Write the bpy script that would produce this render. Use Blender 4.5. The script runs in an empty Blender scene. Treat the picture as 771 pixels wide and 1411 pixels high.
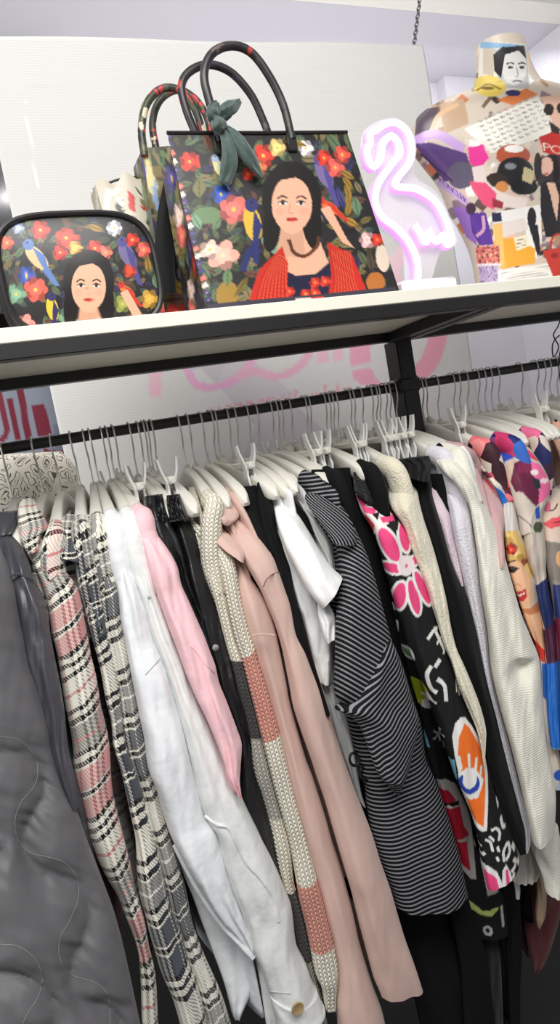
import bpy, math, random
import numpy as np
from mathutils import Matrix, Vector, noise as mnoise

# ------------------------------------------------------------------ camera
SC = bpy.context.scene
COL = SC.collection
W, H, FPX, EYE = 771, 1411, 950.0, 1.5
YAW, PITCH, ROLL = math.radians(22.5), math.radians(-5.62), math.radians(-10.25)
_cy, _sy, _cp, _sp = math.cos(YAW), math.sin(YAW), math.cos(PITCH), math.sin(PITCH)
FWD = np.array([_sy*_cp, _cy*_cp, _sp])
_r0 = np.array([_cy, -_sy, 0.0]); _u0 = np.cross(_r0, FWD)
RIGHT = _r0*math.cos(ROLL) + _u0*math.sin(ROLL)
UP = -_r0*math.sin(ROLL) + _u0*math.cos(ROLL)

cam_d = bpy.data.cameras.new('camera'); cam = bpy.data.objects.new('camera', cam_d); COL.objects.link(cam)
cam_d.sensor_fit = 'VERTICAL'; cam_d.sensor_height = 36.0; cam_d.lens = FPX/H*36.0
cam_d.clip_start = 0.02
_m = Matrix.Identity(4)
for i in range(3):
    _m[i][0] = RIGHT[i]; _m[i][1] = UP[i]; _m[i][2] = -FWD[i]
_m[2][3] = EYE
cam.matrix_world = _m
SC.camera = cam

# ------------------------------------------------------------------ light
SC.view_settings.view_transform = 'Standard'; SC.view_settings.look = 'None'
SC.view_settings.gamma = 1.0; SC.view_settings.use_curve_mapping = False
SC.view_settings.exposure = 0.0
wd = bpy.data.worlds.new('world'); SC.world = wd; wd.use_nodes = True
wd.node_tree.nodes['Background'].inputs[0].default_value = (0.93, 0.95, 1.0, 1)
wd.node_tree.nodes['Background'].inputs[1].default_value = 0.36

def area(name, loc, target, sx, sy, power, col=(1, 1, 1), spread=180):
    l = bpy.data.lights.new(name, 'AREA'); l.shape = 'RECTANGLE'; l.size = sx; l.size_y = sy
    l.energy = power; l.color = col; l.spread = math.radians(spread)
    o = bpy.data.objects.new(name, l); COL.objects.link(o); o.location = loc
    o.rotation_euler = (Vector(target)-Vector(loc)).to_track_quat('-Z', 'Y').to_euler()
    return o
area('ceiling_light_panel', (-0.02, -0.2, 2.7), (0.32, 0.95, 1.15), 1.5, 0.7, 38, (1.0, 0.985, 0.96))
area('banner_fill_light', (0.6, 1.36, 2.78), (0.7, 1.62, 1.7), 2.6, 0.12, 3.0, (1.0, 0.98, 0.97))  # unseen fill light added to brighten the banner
area('ceiling_bounce_fill', (0.75, 1.9, 1.95), (0.75, 2.15, 2.815), 2.4, 0.1, 9, (0.98, 0.97, 1.0))  # added fill hidden behind the banner, stands in for bounce on the ceiling
area('under_shelf_fill_left', (-1.5, 0.95, 1.95), (0.6, 1.6, 1.5), 0.7, 0.5, 13, (1.0, 0.98, 0.96))  # unseen fill added at left to lift the banner below the shelf
area('back_wall_fill_light', (1.7, 1.98, 2.75), (1.7, 2.4, 1.9), 0.9, 0.1, 3, (0.97, 0.96, 1.0))  # unseen fill added to brighten the back wall

# ------------------------------------------------------------------ helpers
def lin(c):
    c = np.asarray(c, float)/255.0
    return np.where(c <= 0.04045, c/12.92, ((c+0.055)/1.055)**2.4)
def rgba(c): 
    l = lin(c); return (float(l[0]), float(l[1]), float(l[2]), 1.0)
O0 = np.array([0, 0, EYE])
def ray(px, py): return FWD + RIGHT*((px-W/2)/FPX) + UP*((H/2-py)/FPX)
def P(px, py, Y):
    d = ray(px, py); return O0 + d*(Y/d[1])
def PX(px, py, X):
    d = ray(px, py); return O0 + d*(X/d[0])
def PZ(px, py, Z):
    d = ray(px, py); return O0 + d*((Z-EYE)/d[2])

def tag(o, label=None, cat=None, group=None, kind=None):
    if label: o['label'] = label
    if cat: o['category'] = cat
    if group: o['group'] = group
    if kind: o['kind'] = kind
    return o
def empty(name, loc, label=None, cat=None, group=None):
    o = bpy.data.objects.new(name, None); COL.objects.link(o); o.location = tuple(map(float, loc))
    o.empty_display_size = 0.05
    return tag(o, label, cat, group)
def adopt(o, parent):
    if parent is not None:
        o.parent = parent
        m = Matrix.Translation(parent.location)
        if parent.type == 'EMPTY': m = Matrix.LocRotScale(parent.location, parent.rotation_euler, None)
        elif parent.parent is not None:
            q = parent.parent; m = Matrix.LocRotScale(q.location, q.rotation_euler, None)
            m = Matrix.Identity(4)   # world-space meshes keep an identity basis
        o.matrix_parent_inverse = m.inverted() if parent.type == 'EMPTY' else Matrix.Identity(4)
    return o

class MB:
    """collects polygons with uv, colour and material index, then links ONE mesh object"""
    def __init__(s): s.v = []; s.f = []; s.uv = []; s.c = []; s.mi = []; s.hascol = False
    def quadgrid(s, pts, uv=None, col=None, closed=False, flip=False, mi=0):
        pts = np.asarray(pts, float); n, m = pts.shape[:2]; b = len(s.v)
        s.v += [tuple(p) for p in pts.reshape(-1, 3)]
        if uv is None: uv = np.zeros((n, m+1 if closed else m, 2))
        mm = m if closed else m-1
        for i in range(n-1):
            for j in range(mm):
                j2 = (j+1) % m
                q = [(i, j, j), (i, j2, j+1), (i+1, j2, j+1), (i+1, j, j)]
                if flip: q = q[::-1]
                s.f.append([b+a*m+c for a, c, _ in q])
                s.uv += [tuple(uv[a, min(e, uv.shape[1]-1)]) for a, _, e in q]
                s.mi.append(mi)
        if col is not None:
            s.hascol = True
            s.c += [tuple(x) for x in np.asarray(col).reshape(-1, 3)]
        else:
            s.c += [(1, 1, 1)]*(n*m)
        return b
    def face(s, pts, uv=None, mi=0, col=(1, 1, 1)):
        b = len(s.v); s.v += [tuple(map(float, p)) for p in pts]; s.f.append(list(range(b, b+len(pts))))
        s.uv += uv if uv else [(0, 0)]*len(pts); s.mi.append(mi); s.c += [col]*len(pts)
    def fan(s, idx, mi=0):
        s.f.append(list(idx)); s.uv += [(0, 0)]*len(idx); s.mi.append(mi)
    def box(s, c, d, rot=None, bev=0.0, mi=0):
        c = np.asarray(c, float); h = np.asarray(d, float)/2
        R = np.eye(3) if rot is None else np.asarray(rot)
        if bev <= 0: bev = min(h)*0.12
        b3 = min(bev, min(h)*0.9)
        # bevelled box: 24 verts
        ids = {}
        for ax in range(3):
            for sg in (-1, 1):
                o1, o2 = (ax+1) % 3, (ax+2) % 3
                for a, bq in ((-1, -1), (1, -1), (1, 1), (-1, 1)):
                    p = np.zeros(3); p[ax] = sg*h[ax]; p[o1] = a*(h[o1]-b3); p[o2] = bq*(h[o2]-b3)
                    k = [0, 0, 0]; k[ax] = sg; k[o1] = a; k[o2] = bq
                    ids[(ax, tuple(k))] = len(s.v); s.v.append(tuple(c+R@p)); s.c.append((1, 1, 1))
        def F(l):
            s.f.append(l); s.uv += [(0, 0)]*len(l); s.mi.append(mi)
        for ax in range(3):
            for sg in (-1, 1):
                o1, o2 = (ax+1) % 3, (ax+2) % 3
                l = []
                for a, bq in ((-1, -1), (1, -1), (1, 1), (-1, 1)):
                    k = [0, 0, 0]; k[ax] = sg; k[o1] = a; k[o2] = bq; l.append(ids[(ax, tuple(k))])
                F(l if sg > 0 else l[::-1])
        for ax in range(3):      # edges parallel to ax
            o1, o2 = (ax+1) % 3, (ax+2) % 3
            for a in (-1, 1):
                for bq in (-1, 1):
                    def K(v):
                        k = [0, 0, 0]; k[ax] = v; k[o1] = a; k[o2] = bq; return tuple(k)
                    l = [ids[(o1, K(-1))], ids[(o1, K(1))], ids[(o2, K(1))], ids[(o2, K(-1))]]
                    F(l if a*bq < 0 else l[::-1])
        for a in (-1, 1):
            for bq in (-1, 1):
                for cq in (-1, 1):
                    k = (a, bq, cq); l = [ids[(0, k)], ids[(1, k)], ids[(2, k)]]
                    F(l if a*bq*cq > 0 else l[::-1])
    def tube(s, pts, rad, n=10, closed=False, mi=0, cap=True, flat=None, ref=None):
        """sweep of a round (or flat=(a,b) elliptic) section along pts"""
        pts = np.asarray(pts, float); N = len(pts)
        rad = np.full(N, rad, float) if np.isscalar(rad) else np.asarray(rad, float)
        T = np.gradient(pts, axis=0) if not closed else (np.roll(pts, -1, 0)-np.roll(pts, 1, 0))
        T /= np.linalg.norm(T, axis=1)[:, None]+1e-12
        if ref is None:
            ref = np.array([0, 0, 1.0]) if abs(T[0][2]) < 0.9 else np.array([1.0, 0, 0])
        ref = np.asarray(ref, float)
        rings = []
        nrm = ref-T[0]*(ref@T[0]); nrm /= np.linalg.norm(nrm)
        L = np.concatenate([[0], np.cumsum(np.linalg.norm(np.diff(pts, axis=0), axis=1))])
        for i in range(N):
            nrm = nrm-T[i]*(nrm@T[i]); nrm /= np.linalg.norm(nrm)+1e-12
            bi = np.cross(T[i], nrm)
            a = np.arange(n)*2*math.pi/n
            fa, fb = flat if flat else (1, 1)
            rings.append(pts[i]+rad[i]*(np.cos(a)[:, None]*nrm*fa+np.sin(a)[:, None]*bi*fb))
        rings = np.array(rings)
        uv = np.zeros((N, n+1, 2)); uv[:, :, 0] = np.linspace(0, 2*math.pi*float(rad.mean()), n+1)[None]; uv[:, :, 1] = L[:, None]
        if closed:
            rings = np.concatenate([rings, rings[:1]]); uv = np.concatenate([uv, uv[:1]])
        b = s.quadgrid(rings, uv, closed=True, mi=mi)
        if cap and not closed:
            s.fan([b+i for i in range(n)][::-1], mi); s.fan([b+(N-1)*n+i for i in range(n)], mi)
    def lathe(s, prof, c, axis=None, n=20, mi=0):
        c = np.asarray(c, float); A = np.eye(3) if axis is None else np.asarray(axis, float)
        a = np.arange(n)*2*math.pi/n
        rings = np.array([[c+A@np.array([r*math.cos(t), r*math.sin(t), z]) for t in a] for r, z in prof])
        b = s.quadgrid(rings, closed=True, mi=mi)
        if prof[0][0] > 1e-5: s.fan([b+i for i in range(n)][::-1], mi)
        if prof[-1][0] > 1e-5: s.fan([b+(len(prof)-1)*n+i for i in range(n)], mi)
    def build(s, name, mat, parent=None, smooth=True, local=False, auto=40):
        me = bpy.data.meshes.new(name); me.from_pydata(s.v, [], s.f)
        mats = mat if isinstance(mat, (list, tuple)) else [mat]
        for m in mats: me.materials.append(m)
        if len(mats) > 1: me.polygons.foreach_set('material_index', s.mi)
        ul = me.uv_layers.new(name='uv'); ul.data.foreach_set('uv', np.array(s.uv, np.float32).ravel())
        if s.hascol:
            ca = me.color_attributes.new('col', 'FLOAT_COLOR', 'POINT')
            arr = np.ones((len(s.v), 4), np.float32); arr[:, :3] = np.array(s.c, np.float32)
            ca.data.foreach_set('color', arr.ravel())
        me.validate(clean_customdata=False)
        if smooth: 
            me.polygons.foreach_set('use_smooth', [True]*len(me.polygons))
            if auto: me.set_sharp_from_angle(angle=math.radians(auto))
        me.update()
        o = bpy.data.objects.new(name, me); COL.objects.link(o)
        if parent is not None:
            if local: o.parent = parent
            else: adopt(o, parent)
        return o

# ------------------------------------------------------------------ materials
class NT:
    def __init__(s, name, rough=0.8, spec=0.3):
        s.m = bpy.data.materials.new(name); s.m.use_nodes = True; s.t = s.m.node_tree
        s.b = s.t.nodes['Principled BSDF']; s.b.inputs['Roughness'].default_value = rough
        s.b.inputs['Specular IOR Level'].default_value = spec
    def n(s, typ, **kw):
        nd = s.t.nodes.new(typ)
        for k, v in kw.items(): setattr(nd, k, v)
        return nd
    def link(s, a, b): s.t.links.new(a, b)
    def _in(s, sock, v):
        if isinstance(v, (int, float)): sock.default_value = v
        elif isinstance(v, tuple): sock.default_value = v
        else: s.link(v, sock)
    def M(s, op, a, b=0.0, c=None):
        nd = s.n('ShaderNodeMath', operation=op); s._in(nd.inputs[0], a); s._in(nd.inputs[1], b)
        if c is not None: s._in(nd.inputs[2], c)
        return nd.outputs[0]
    def mix(s, f, a, b):
        nd = s.n('ShaderNodeMix', data_type='RGBA'); s._in(nd.inputs[0], f); s._in(nd.inputs[6], a); s._in(nd.inputs[7], b)
        return nd.outputs[2]
    def uv(s):
        u = s.n('ShaderNodeUVMap', uv_map='uv'); x = s.n('ShaderNodeSeparateXYZ'); s.link(u.outputs[0], x.inputs[0])
        return x.outputs[0], x.outputs[1], u.outputs[0]
    def obj(s): return s.n('ShaderNodeTexCoord').outputs['Object']
    def noise(s, vec, scale, detail=3, rough=0.5):
        nd = s.n('ShaderNodeTexNoise'); s.link(vec, nd.inputs['Vector']); nd.inputs['Scale'].default_value = scale
        nd.inputs['Detail'].default_value = detail; nd.inputs['Roughness'].default_value = rough
        return nd.outputs[0]
    def ramp(s, f, stops, interp='CONSTANT'):
        nd = s.n('ShaderNodeValToRGB'); r = nd.color_ramp; r.interpolation = interp
        while len(r.elements) < len(stops): r.elements.new(0.5)
        for e, (p, c) in zip(r.elements, stops): e.position = p; e.color = c if len(c) == 4 else rgba(c)
        s.link(f, nd.inputs[0]); return nd.outputs[0]
    def base(s, c): s._in(s.b.inputs['Base Color'], c); return s
    def bump(s, h, strength=0.5, dist=0.001):
        nd = s.n('ShaderNodeBump'); nd.inputs['Strength'].default_value = strength; nd.inputs['Distance'].default_value = dist
        s.link(h, nd.inputs['Height'])
        prev = s.b.inputs['Normal'].links
        if prev: s.link(prev[0].from_socket, nd.inputs['Normal'])
        s.link(nd.outputs[0], s.b.inputs['Normal']); return s

def plain(name, c, rough=0.5, spec=0.4, metal=0.0, mott=0.04, sc=40):
    t = NT(name, rough, spec); t.b.inputs['Metallic'].default_value = metal
    n = t.noise(t.obj(), sc); l = lin(c)
    t.base(t.mix(n, tuple(float(x)*(1-mott) for x in l)+(1,), tuple(min(1, float(x)*(1+mott)) for x in l)+(1,)))
    return t.m
def fabric(name, c, rough=0.88, grain=420, bstr=0.35, bd=0.0008, mott=0.05, sheen=0.15, fold=0.0):
    t = NT(name, rough, 0.2); u, v, vec = t.uv(); o = t.obj(); l = lin(c)
    n = t.noise(o, 26, 4)
    fl = t.noise(o, grain*.9, 2, .7); n = t.M('ADD', t.M('MULTIPLY', n, .5), t.M('MULTIPLY', fl, .5)); mm = mott+.07
    t.base(t.mix(n, tuple(float(x)*(1-mm) for x in l)+(1,), tuple(min(1, float(x)*(1+mm)) for x in l)+(1,)))
    if fold: t.bump(t.noise(o, 18, 3, 0.55), fold, 0.02)
    t.bump(t.noise(o, grain, 2, 0.6), bstr, bd)
    t.b.inputs['Sheen Weight'].default_value = sheen
    return t.m
def knit(name, c, w=0.0080, hgt=0.0060, stops=None, length=1.0, mel=0.0, depth=0.0022, gap=0.68):
    t = NT(name, 0.95, 0.1); u, v, vec = t.uv()
    a = t.M('ABSOLUTE', t.M('SINE', t.M('MULTIPLY', u, math.pi/w)))
    vv = t.M('ADD', v, t.M('MULTIPLY', a, hgt*0.75))
    b = t.M('ABSOLUTE', t.M('SINE', t.M('MULTIPLY', vv, math.pi/hgt)))
    hh = t.M('MULTIPLY', t.M('POWER', b, 0.6), t.M('POWER', a, 0.5))
    if stops: col = t.ramp(t.M('DIVIDE', v, length), stops)
    else: col = rgba(c)
    dk = t.n('ShaderNodeMix', data_type='RGBA', blend_type='MULTIPLY'); dk.inputs[0].default_value = 1.0
    t._in(dk.inputs[6], col); g = t.ramp(hh, [(0.0, (gap, gap, gap, 1)), (0.6, (1, 1, 1, 1))], 'LINEAR'); t.link(g, dk.inputs[7])  # shade between the stitches is put into the colour here
    t.base(dk.outputs[2]); t.bump(hh, 1.0, depth)
    t.bump(t.noise(t.obj(), 500, 2), 0.3, 0.0006)
    t.b.inputs['Sheen Weight'].default_value = 0.2
    return t.m
def plaid(name, main, cream=(232, 228, 214), dark=(22, 22, 24), acc=(205, 130, 130), grey=(150, 148, 142), pv=0.20, pu=0.15, u0=0.0, v0=0.0, tw=0.0055, slant=0.42):
    t = NT(name, 0.92, 0.1); u, v, vec = t.uv()
    S = [(0, main), (.11, cream), (.125, dark), (.15, cream), (.165, main), (.28, dark), (.31, cream), (.345, dark), (.375, cream), (.41, dark), (.44, cream), (.52, acc), (.54, cream),
         (.62, dark), (.65, cream), (.685, dark), (.715, cream), (.73, grey), (.80, acc), (.815, grey), (.88, dark), (.91, cream), (.945, dark), (.975, cream), (.99, main)]
    wv = t.M('MULTIPLY', t.M('SUBTRACT', t.noise(vec, 30, 2), 0.5), 0.012)
    a = t.ramp(t.M('FRACT', t.M('DIVIDE', t.M('ADD', t.M('ADD', t.M('SUBTRACT', v, t.M('MULTIPLY', u, slant)), v0), wv), pv)), S)
    b = t.ramp(t.M('FRACT', t.M('DIVIDE', t.M('ADD', u, u0), pu)), S)
    k = t.M('GREATER_THAN', t.M('FRACT', t.M('DIVIDE', t.M('ADD', u, v), tw)), 0.5)
    kk = t.M('ADD', t.M('MULTIPLY', k, 0.55), 0.04)
    t.base(t.mix(kk, a, b)); t.bump(t.noise(t.obj(), 380, 2), 0.4, 0.0008)
    t.b.inputs['Sheen Weight'].default_value = 0.2
    return t.m
def stripes(name, bg, fg, per=0.0066, frac=0.36, ang=0.0):
    t = NT(name, 0.85, 0.2); u, v, vec = t.uv()
    k = t.M('ADD', t.M('MULTIPLY', v, math.cos(ang)), t.M('MULTIPLY', u, math.sin(ang)))
    k = t.M('ADD', k, t.M('MULTIPLY', t.noise(vec, 9, 1), 0.0035))
    f = t.M('FRACT', t.M('DIVIDE', k, per))
    c = t.ramp(f, [(0, bg), (0.12, fg), (0.12+frac*0.75, bg)], 'CONSTANT')
    t.base(c); t.bump(t.noise(t.obj(), 420, 2), 0.3, 0.0006); return t.m
def stripes_obj(name, bg, fg, per, frac, slope):
    t = NT(name, 0.85, 0.2); x = t.n('ShaderNodeSeparateXYZ'); ob = t.obj(); t.link(ob, x.inputs[0])
    k = t.M('ADD', t.M('ADD', x.outputs[2], t.M('MULTIPLY', x.outputs[0], slope)), t.M('MULTIPLY', t.noise(ob, 9, 1), 0.003))
    f = t.M('FRACT', t.M('DIVIDE', t.M('ADD', k, 10.0), per*math.sqrt(1+slope*slope)))
    t.base(t.ramp(f, [(0, bg), (0.1, fg), (0.1+frac, bg)])); t.bump(t.noise(ob, 420, 2), 0.3, 0.0006); return t.m
def printed(name, rough=0.75, spec=0.3, grain=500, bs=0.2):
    t = NT(name, rough, spec); a = t.n('ShaderNodeAttribute', attribute_name='col')
    t.base(a.outputs['Color']); t.bump(t.noise(t.obj(), grain, 2), bs, 0.0005); return t.m
def emit(name, c, st):
    t = NT(name); t.b.inputs['Emission Color'].default_value = rgba(c); t.b.inputs['Emission Strength'].default_value = st
    t.base(rgba(c)); return t.m

# ------------------------------------------------------------------ painter for printed cloth and paper
class Canvas:
    def __init__(s, x0, y0, x1, y1, bg, k=2.0):
        s.x0, s.y0, s.k = x0, y0, k
        s.w, s.h = int((x1-x0)*k)+2, int((y1-y0)*k)+2
        s.a = np.zeros((s.h, s.w, 3)); s.a[:] = bg; s.o = (0, 0, 1.0)
    def tf(s, ox, oy, sc): s.o = (ox, oy, float(sc)); return s
    def _p(s, pts):
        p = np.asarray(pts, float); ox, oy, sc = s.o
        return np.stack([(ox+p[:, 0]/sc-s.x0)*s.k, (oy+p[:, 1]/sc-s.y0)*s.k], 1)
    def poly(s, pts, col, raw=False, alpha=1.0):
        p = np.asarray(pts, float) if raw else s._p(pts)
        x0, y0 = np.floor(p.min(0)).astype(int)-1; x1, y1 = np.ceil(p.max(0)).astype(int)+2
        x0, y0, x1, y1 = max(x0, 0), max(y0, 0), min(x1, s.w), min(y1, s.h)
        if x1 <= x0 or y1 <= y0: return s
        cov = np.zeros((y1-y0, x1-x0))
        X = np.arange(x0, x1)[None, :]; Yb = np.arange(y0, y1)[:, None]
        for dx, dy in ((.25, .25), (.75, .25), (.25, .75), (.75, .75)):
            ins = np.zeros(cov.shape, bool); q = np.roll(p, -1, 0)
            for (ax, ay), (bx, by) in zip(p, q):
                if ay == by: continue
                c = ((ay > Yb+dy) != (by > Yb+dy))
                ins ^= c & ((X+dx) < (bx-ax)*(Yb+dy-ay)/(by-ay)+ax)
            cov += ins*0.25
        cov = (cov*alpha)[:, :, None]
        r = s.a[y0:y1, x0:x1]; s.a[y0:y1, x0:x1] = r*(1-cov)+np.array(col, float)*cov
        return s
    def ell(s, cx, cy, rx, ry, col, ang=0, alpha=1.0, n=28):
        t = np.arange(n)*2*math.pi/n; ca, sa = math.cos(math.radians(ang)), math.sin(math.radians(ang))
        x, y = rx*np.cos(t), ry*np.sin(t)
        return s.poly(np.stack([cx+x*ca-y*sa, cy+x*sa+y*ca], 1), col, alpha=alpha)
    def line(s, pts, w, col, smooth=True, alpha=1.0):
        p = np.asarray(pts, float)
        if smooth and len(p) > 2: p = crv(p, 6*len(p))
        ox, oy, sc = s.o
        T = np.gradient(p, axis=0); T /= np.linalg.norm(T, axis=1)[:, None]+1e-9
        N = np.stack([-T[:, 1], T[:, 0]], 1)*w/2
        return s.poly(np.concatenate([p+N, (p-N)[::-1]]), col, alpha=alpha)
    def flower(s, cx, cy, r, col, mid=(230, 190, 90), n=6, rot=0.0):
        r = r*1.18
        dk = tuple(c*0.72 for c in col)
        for i in range(n):
            a = rot+i*2*math.pi/n
            s.ell(cx+r*.58*math.cos(a), cy+r*.58*math.sin(a), r*.5, r*.42, dk if i % 2 else col, math.degrees(a))
        for i in range(n):
            a = rot+.5+i*2*math.pi/n
            s.ell(cx+r*.3*math.cos(a), cy+r*.3*math.sin(a), r*.3, r*.24, tuple(min(255, c*1.12) for c in col), math.degrees(a))
        return s.ell(cx, cy, r*.17, r*.17, mid)
    def leaf(s, cx, cy, l, w, ang, col):
        t = np.linspace(0, 1, 10); x = (t-.5)*l; y = np.sin(t*math.pi)*w/2
        p = np.concatenate([np.stack([x, y], 1), np.stack([x, -y], 1)[::-1]]); ca, sa = math.cos(math.radians(ang)), math.sin(math.radians(ang))
        q = np.stack([cx+p[:, 0]*ca-p[:, 1]*sa, cy+p[:, 0]*sa+p[:, 1]*ca], 1)
        s.poly(q, col)
        m = np.stack([cx+x*ca, cy+x*sa], 1); return s.line(m, max(l*.05, .6), tuple(c*.6 for c in col), False)
    def bird(s, cx, cy, l, ang, back, belly, flip=1):
        ca, sa = math.cos(math.radians(ang)), math.sin(math.radians(ang))
        def R(pts): return [(cx+x*l*ca-y*flip*l*sa, cy+x*l*sa+y*flip*l*ca) for x, y in pts]
        s.poly(R([(-.1, .1), (.9, .16), (1.0, .05), (.1, -.12)]), back)
        s.ell(*R([(0, 0)])[0], l*.42, l*.2, belly, ang)
        s.poly(R([(-.3, -.1), (.1, -.2), (.55, .02), (.75, .14), (.1, .02)]), back)
        s.ell(*R([(-.42, -.06)])[0], l*.16, l*.15, back, ang)
        s.ell(*R([(-.47, -.08)])[0], l*.03, l*.03, (15, 15, 15))
        return s.poly(R([(-.56, -.1), (-.72, -.02), (-.55, 0)]), (60, 50, 40))
    def text(s, txt, mapf, col):
        cu = bpy.data.curves.new('t', 'FONT'); cu.body = txt; ob = bpy.data.objects.new('t', cu); COL.objects.link(ob)
        dg = bpy.context.evaluated_depsgraph_get(); me = bpy.data.meshes.new_from_object(ob.evaluated_get(dg))
        V = [v.co.copy() for v in me.vertices]
        wd_ = max(v.x for v in V)
        for p in me.polygons:
            s.poly([mapf(V[i].x/wd_, V[i].y) for i in p.vertices], col)
        bpy.data.objects.remove(ob); bpy.data.curves.remove(cu); bpy.data.meshes.remove(me); return s
    def sample(s, px):
        px = np.asarray(px, float); x = np.clip((px[..., 0]-s.x0)*s.k-.5, 0, s.w-1.001); y = np.clip((px[..., 1]-s.y0)*s.k-.5, 0, s.h-1.001)
        i, j = x.astype(int), y.astype(int); fx, fy = (x-i)[..., None], (y-j)[..., None]
        c = s.a[j, i]*(1-fx)*(1-fy)+s.a[j, i+1]*fx*(1-fy)+s.a[j+1, i]*(1-fx)*fy+s.a[j+1, i+1]*fx*fy
        return lin(np.clip(c, 0, 255))

def crv(pts, n, closed=False):
    """Catmull-Rom through pts (any dimension), resampled evenly to n points"""
    p = np.asarray(pts, float)
    if len(p) == 2: 
        t = np.linspace(0, 1, n)[:, None]; return p[0]*(1-t)+p[1]*t
    if closed: q = np.concatenate([p[-1:], p, p[:2]])
    else: q = np.concatenate([2*p[:1]-p[1:2], p, 2*p[-1:]-p[-2:-1]])
    out = []
    for i in range(1, len(q)-2):
        t = np.linspace(0, 1, 14, endpoint=False)[:, None]; a, b, c, d = q[i-1], q[i], q[i+1], q[i+2]
        out.append(.5*((2*b)+(-a+c)*t+(2*a-5*b+4*c-d)*t*t+(-a+3*b-3*c+d)*t**3))
    out = np.concatenate(out+[q[-2][None]])
    L = np.concatenate([[0], np.cumsum(np.linalg.norm(np.diff(out, axis=0), axis=1))])
    tt = np.linspace(0, L[-1], n)
    return np.stack([np.interp(tt, L, out[:, k]) for k in range(p.shape[1])], 1)
def K(ox, oy, sc=3.855):
    return lambda *q: [(ox+x/sc, oy+y/sc) for x, y in q]
A_, B_, C_, D_ = K(0, 660), K(200, 660), K(400, 660), K(571, 660)
E_, F_, G_, H_ = K(0, 1045), K(200, 1045), K(400, 1045), K(571, 1045)

# ------------------------------------------------------------------ a hanging piece of cloth: closed tube with fold relief
YDEF = [(0, 1.02), (.05, .985), (.12, .955), (.5, .905), (1, .85)]
def clothtube(name, Lp, Rp, mat, parent, Yp=None, d=.03, n=70, m=48, fold=.004, seed=0, canvas=None, crease=.003, relief=None, dy=0.0, nf=2, cap=True, power=1.0, round_top=True, dend=1.0):
    Yp = Yp or YDEF
    L, R = crv(Lp, n), crv(Rp, n); t = np.linspace(0, 1, n)
    Y = np.interp(t, [a for a, _ in Yp], [b for _, b in Yp])+dy
    k = np.ones(3)/3; 
    Yq = np.concatenate([[Y[0]]*4, Y, [Y[-1]]*4])
    Y = np.convolve(Yq, np.ones(9)/9, 'valid')
    fold *= .62; crease *= .8
    rng = np.random.RandomState(seed+11); ph = rng.rand(8)*6.28
    ang = np.arange(m)*2*math.pi/m      # 0 = right, pi/2 = away, pi = left, 3pi/2 = front
    rings = np.zeros((n, m, 3)); uv = np.zeros((n, m+1, 2)); pxs = np.zeros((n, m, 2)); cen = np.zeros((n, 3))
    vlen = 0
    for i in range(n):
        a, b = P(L[i, 0], L[i, 1], Y[i]), P(R[i, 0], R[i, 1], Y[i]); c = (a+b)/2; u = (b-a)/2; hw = np.linalg.norm(u)
        cen[i] = c
        vd = c-O0; vd[2] = 0; vd /= np.linalg.norm(vd)
        if i: vlen += np.linalg.norm(c-cen[i-1])
        dd = min(d, hw*1.3)
        if round_top: dd *= min(1, .25+.75*math.sqrt(min(1, i/(n*.04))))
        if dend != 1.0: dd *= 1-(1-dend)*min(1, max(0, (t[i]-.75)/.25))
        ct, st = np.cos(ang), np.sin(ang)
        fr = np.clip(-st, 0, 1)
        fo = fold*fr*(np.sin(nf*ct*2.2+ph[0]+1.6*math.sin(t[i]*5+ph[1]))+.3*np.sin(nf*ct*4.1+ph[2]+2*math.sin(t[i]*7+ph[3])))
        if crease:
            for j in range(m):
                if fr[j] > .02:
                    q = mnoise.noise(Vector((ct[j]*hw*30+seed, vlen*17, seed*1.7)))+.5*mnoise.noise(Vector((ct[j]*hw*70+seed, vlen*40+ct[j]*3, seed*2.7)))
                    fo[j] += crease*q*min(1, fr[j]*3)
        if relief is not None:
            pp = np.stack([(L[i, 0]+R[i, 0])/2+ct*(R[i, 0]-L[i, 0])/2, (L[i, 1]+R[i, 1])/2+ct*(R[i, 1]-L[i, 1])/2], 1)
            fo = fo+relief(pp, t[i])*np.clip(fr*2.5, 0, 1)
        sp = np.sign(st)*np.abs(st)**power
        rings[i] = c+ct[:, None]*u+((sp*dd-fo)[:, None])*vd
        s_ = (1+ct)/2
        pxs[i] = L[i]+(R[i]-L[i])*s_[:, None]
        # uv: metres around, starting at the left edge and going over the front
        arc = (np.arange(m+1)*2*math.pi/m)
        uv[i, :, 0] = -np.cos(np.minimum(arc, 2*math.pi-arc))*hw*1.25+np.where(arc > math.pi, 0, 4*hw*0)
        uv[i, :, 1] = vlen
    mb = MB(); col = canvas.sample(pxs) if canvas is not None else None
    b = mb.quadgrid(rings, uv, col, closed=True, flip=True)
    if cap:
        mb.fan([b+j for j in range(m)]); mb.fan([b+(n-1)*m+j for j in range(m)][::-1])
    o = mb.build(name, mat, parent, auto=62)
    return o, cen, vlen
def seam(name, obj, q, mat, parent, r=.0008, n=60):
    """a raised seam or thread lying on the surface of obj"""
    from mathutils.bvhtree import BVHTree
    me = obj.data; bv = BVHTree.FromPolygons([v.co[:] for v in me.vertices], [p.vertices[:] for p in me.polygons]); pts = []
    for x, y in crv(q, n):
        d = ray(x, y); d = d/np.linalg.norm(d); h = bv.ray_cast(Vector(O0), Vector(d))
        if h[0] is not None: pts.append(np.array(h[0])+np.array(h[1])*r*.3)
    if len(pts) > 3:
        b = MB(); b.tube(np.array(pts), r, 6); return b.build(name, mat, parent)
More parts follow.
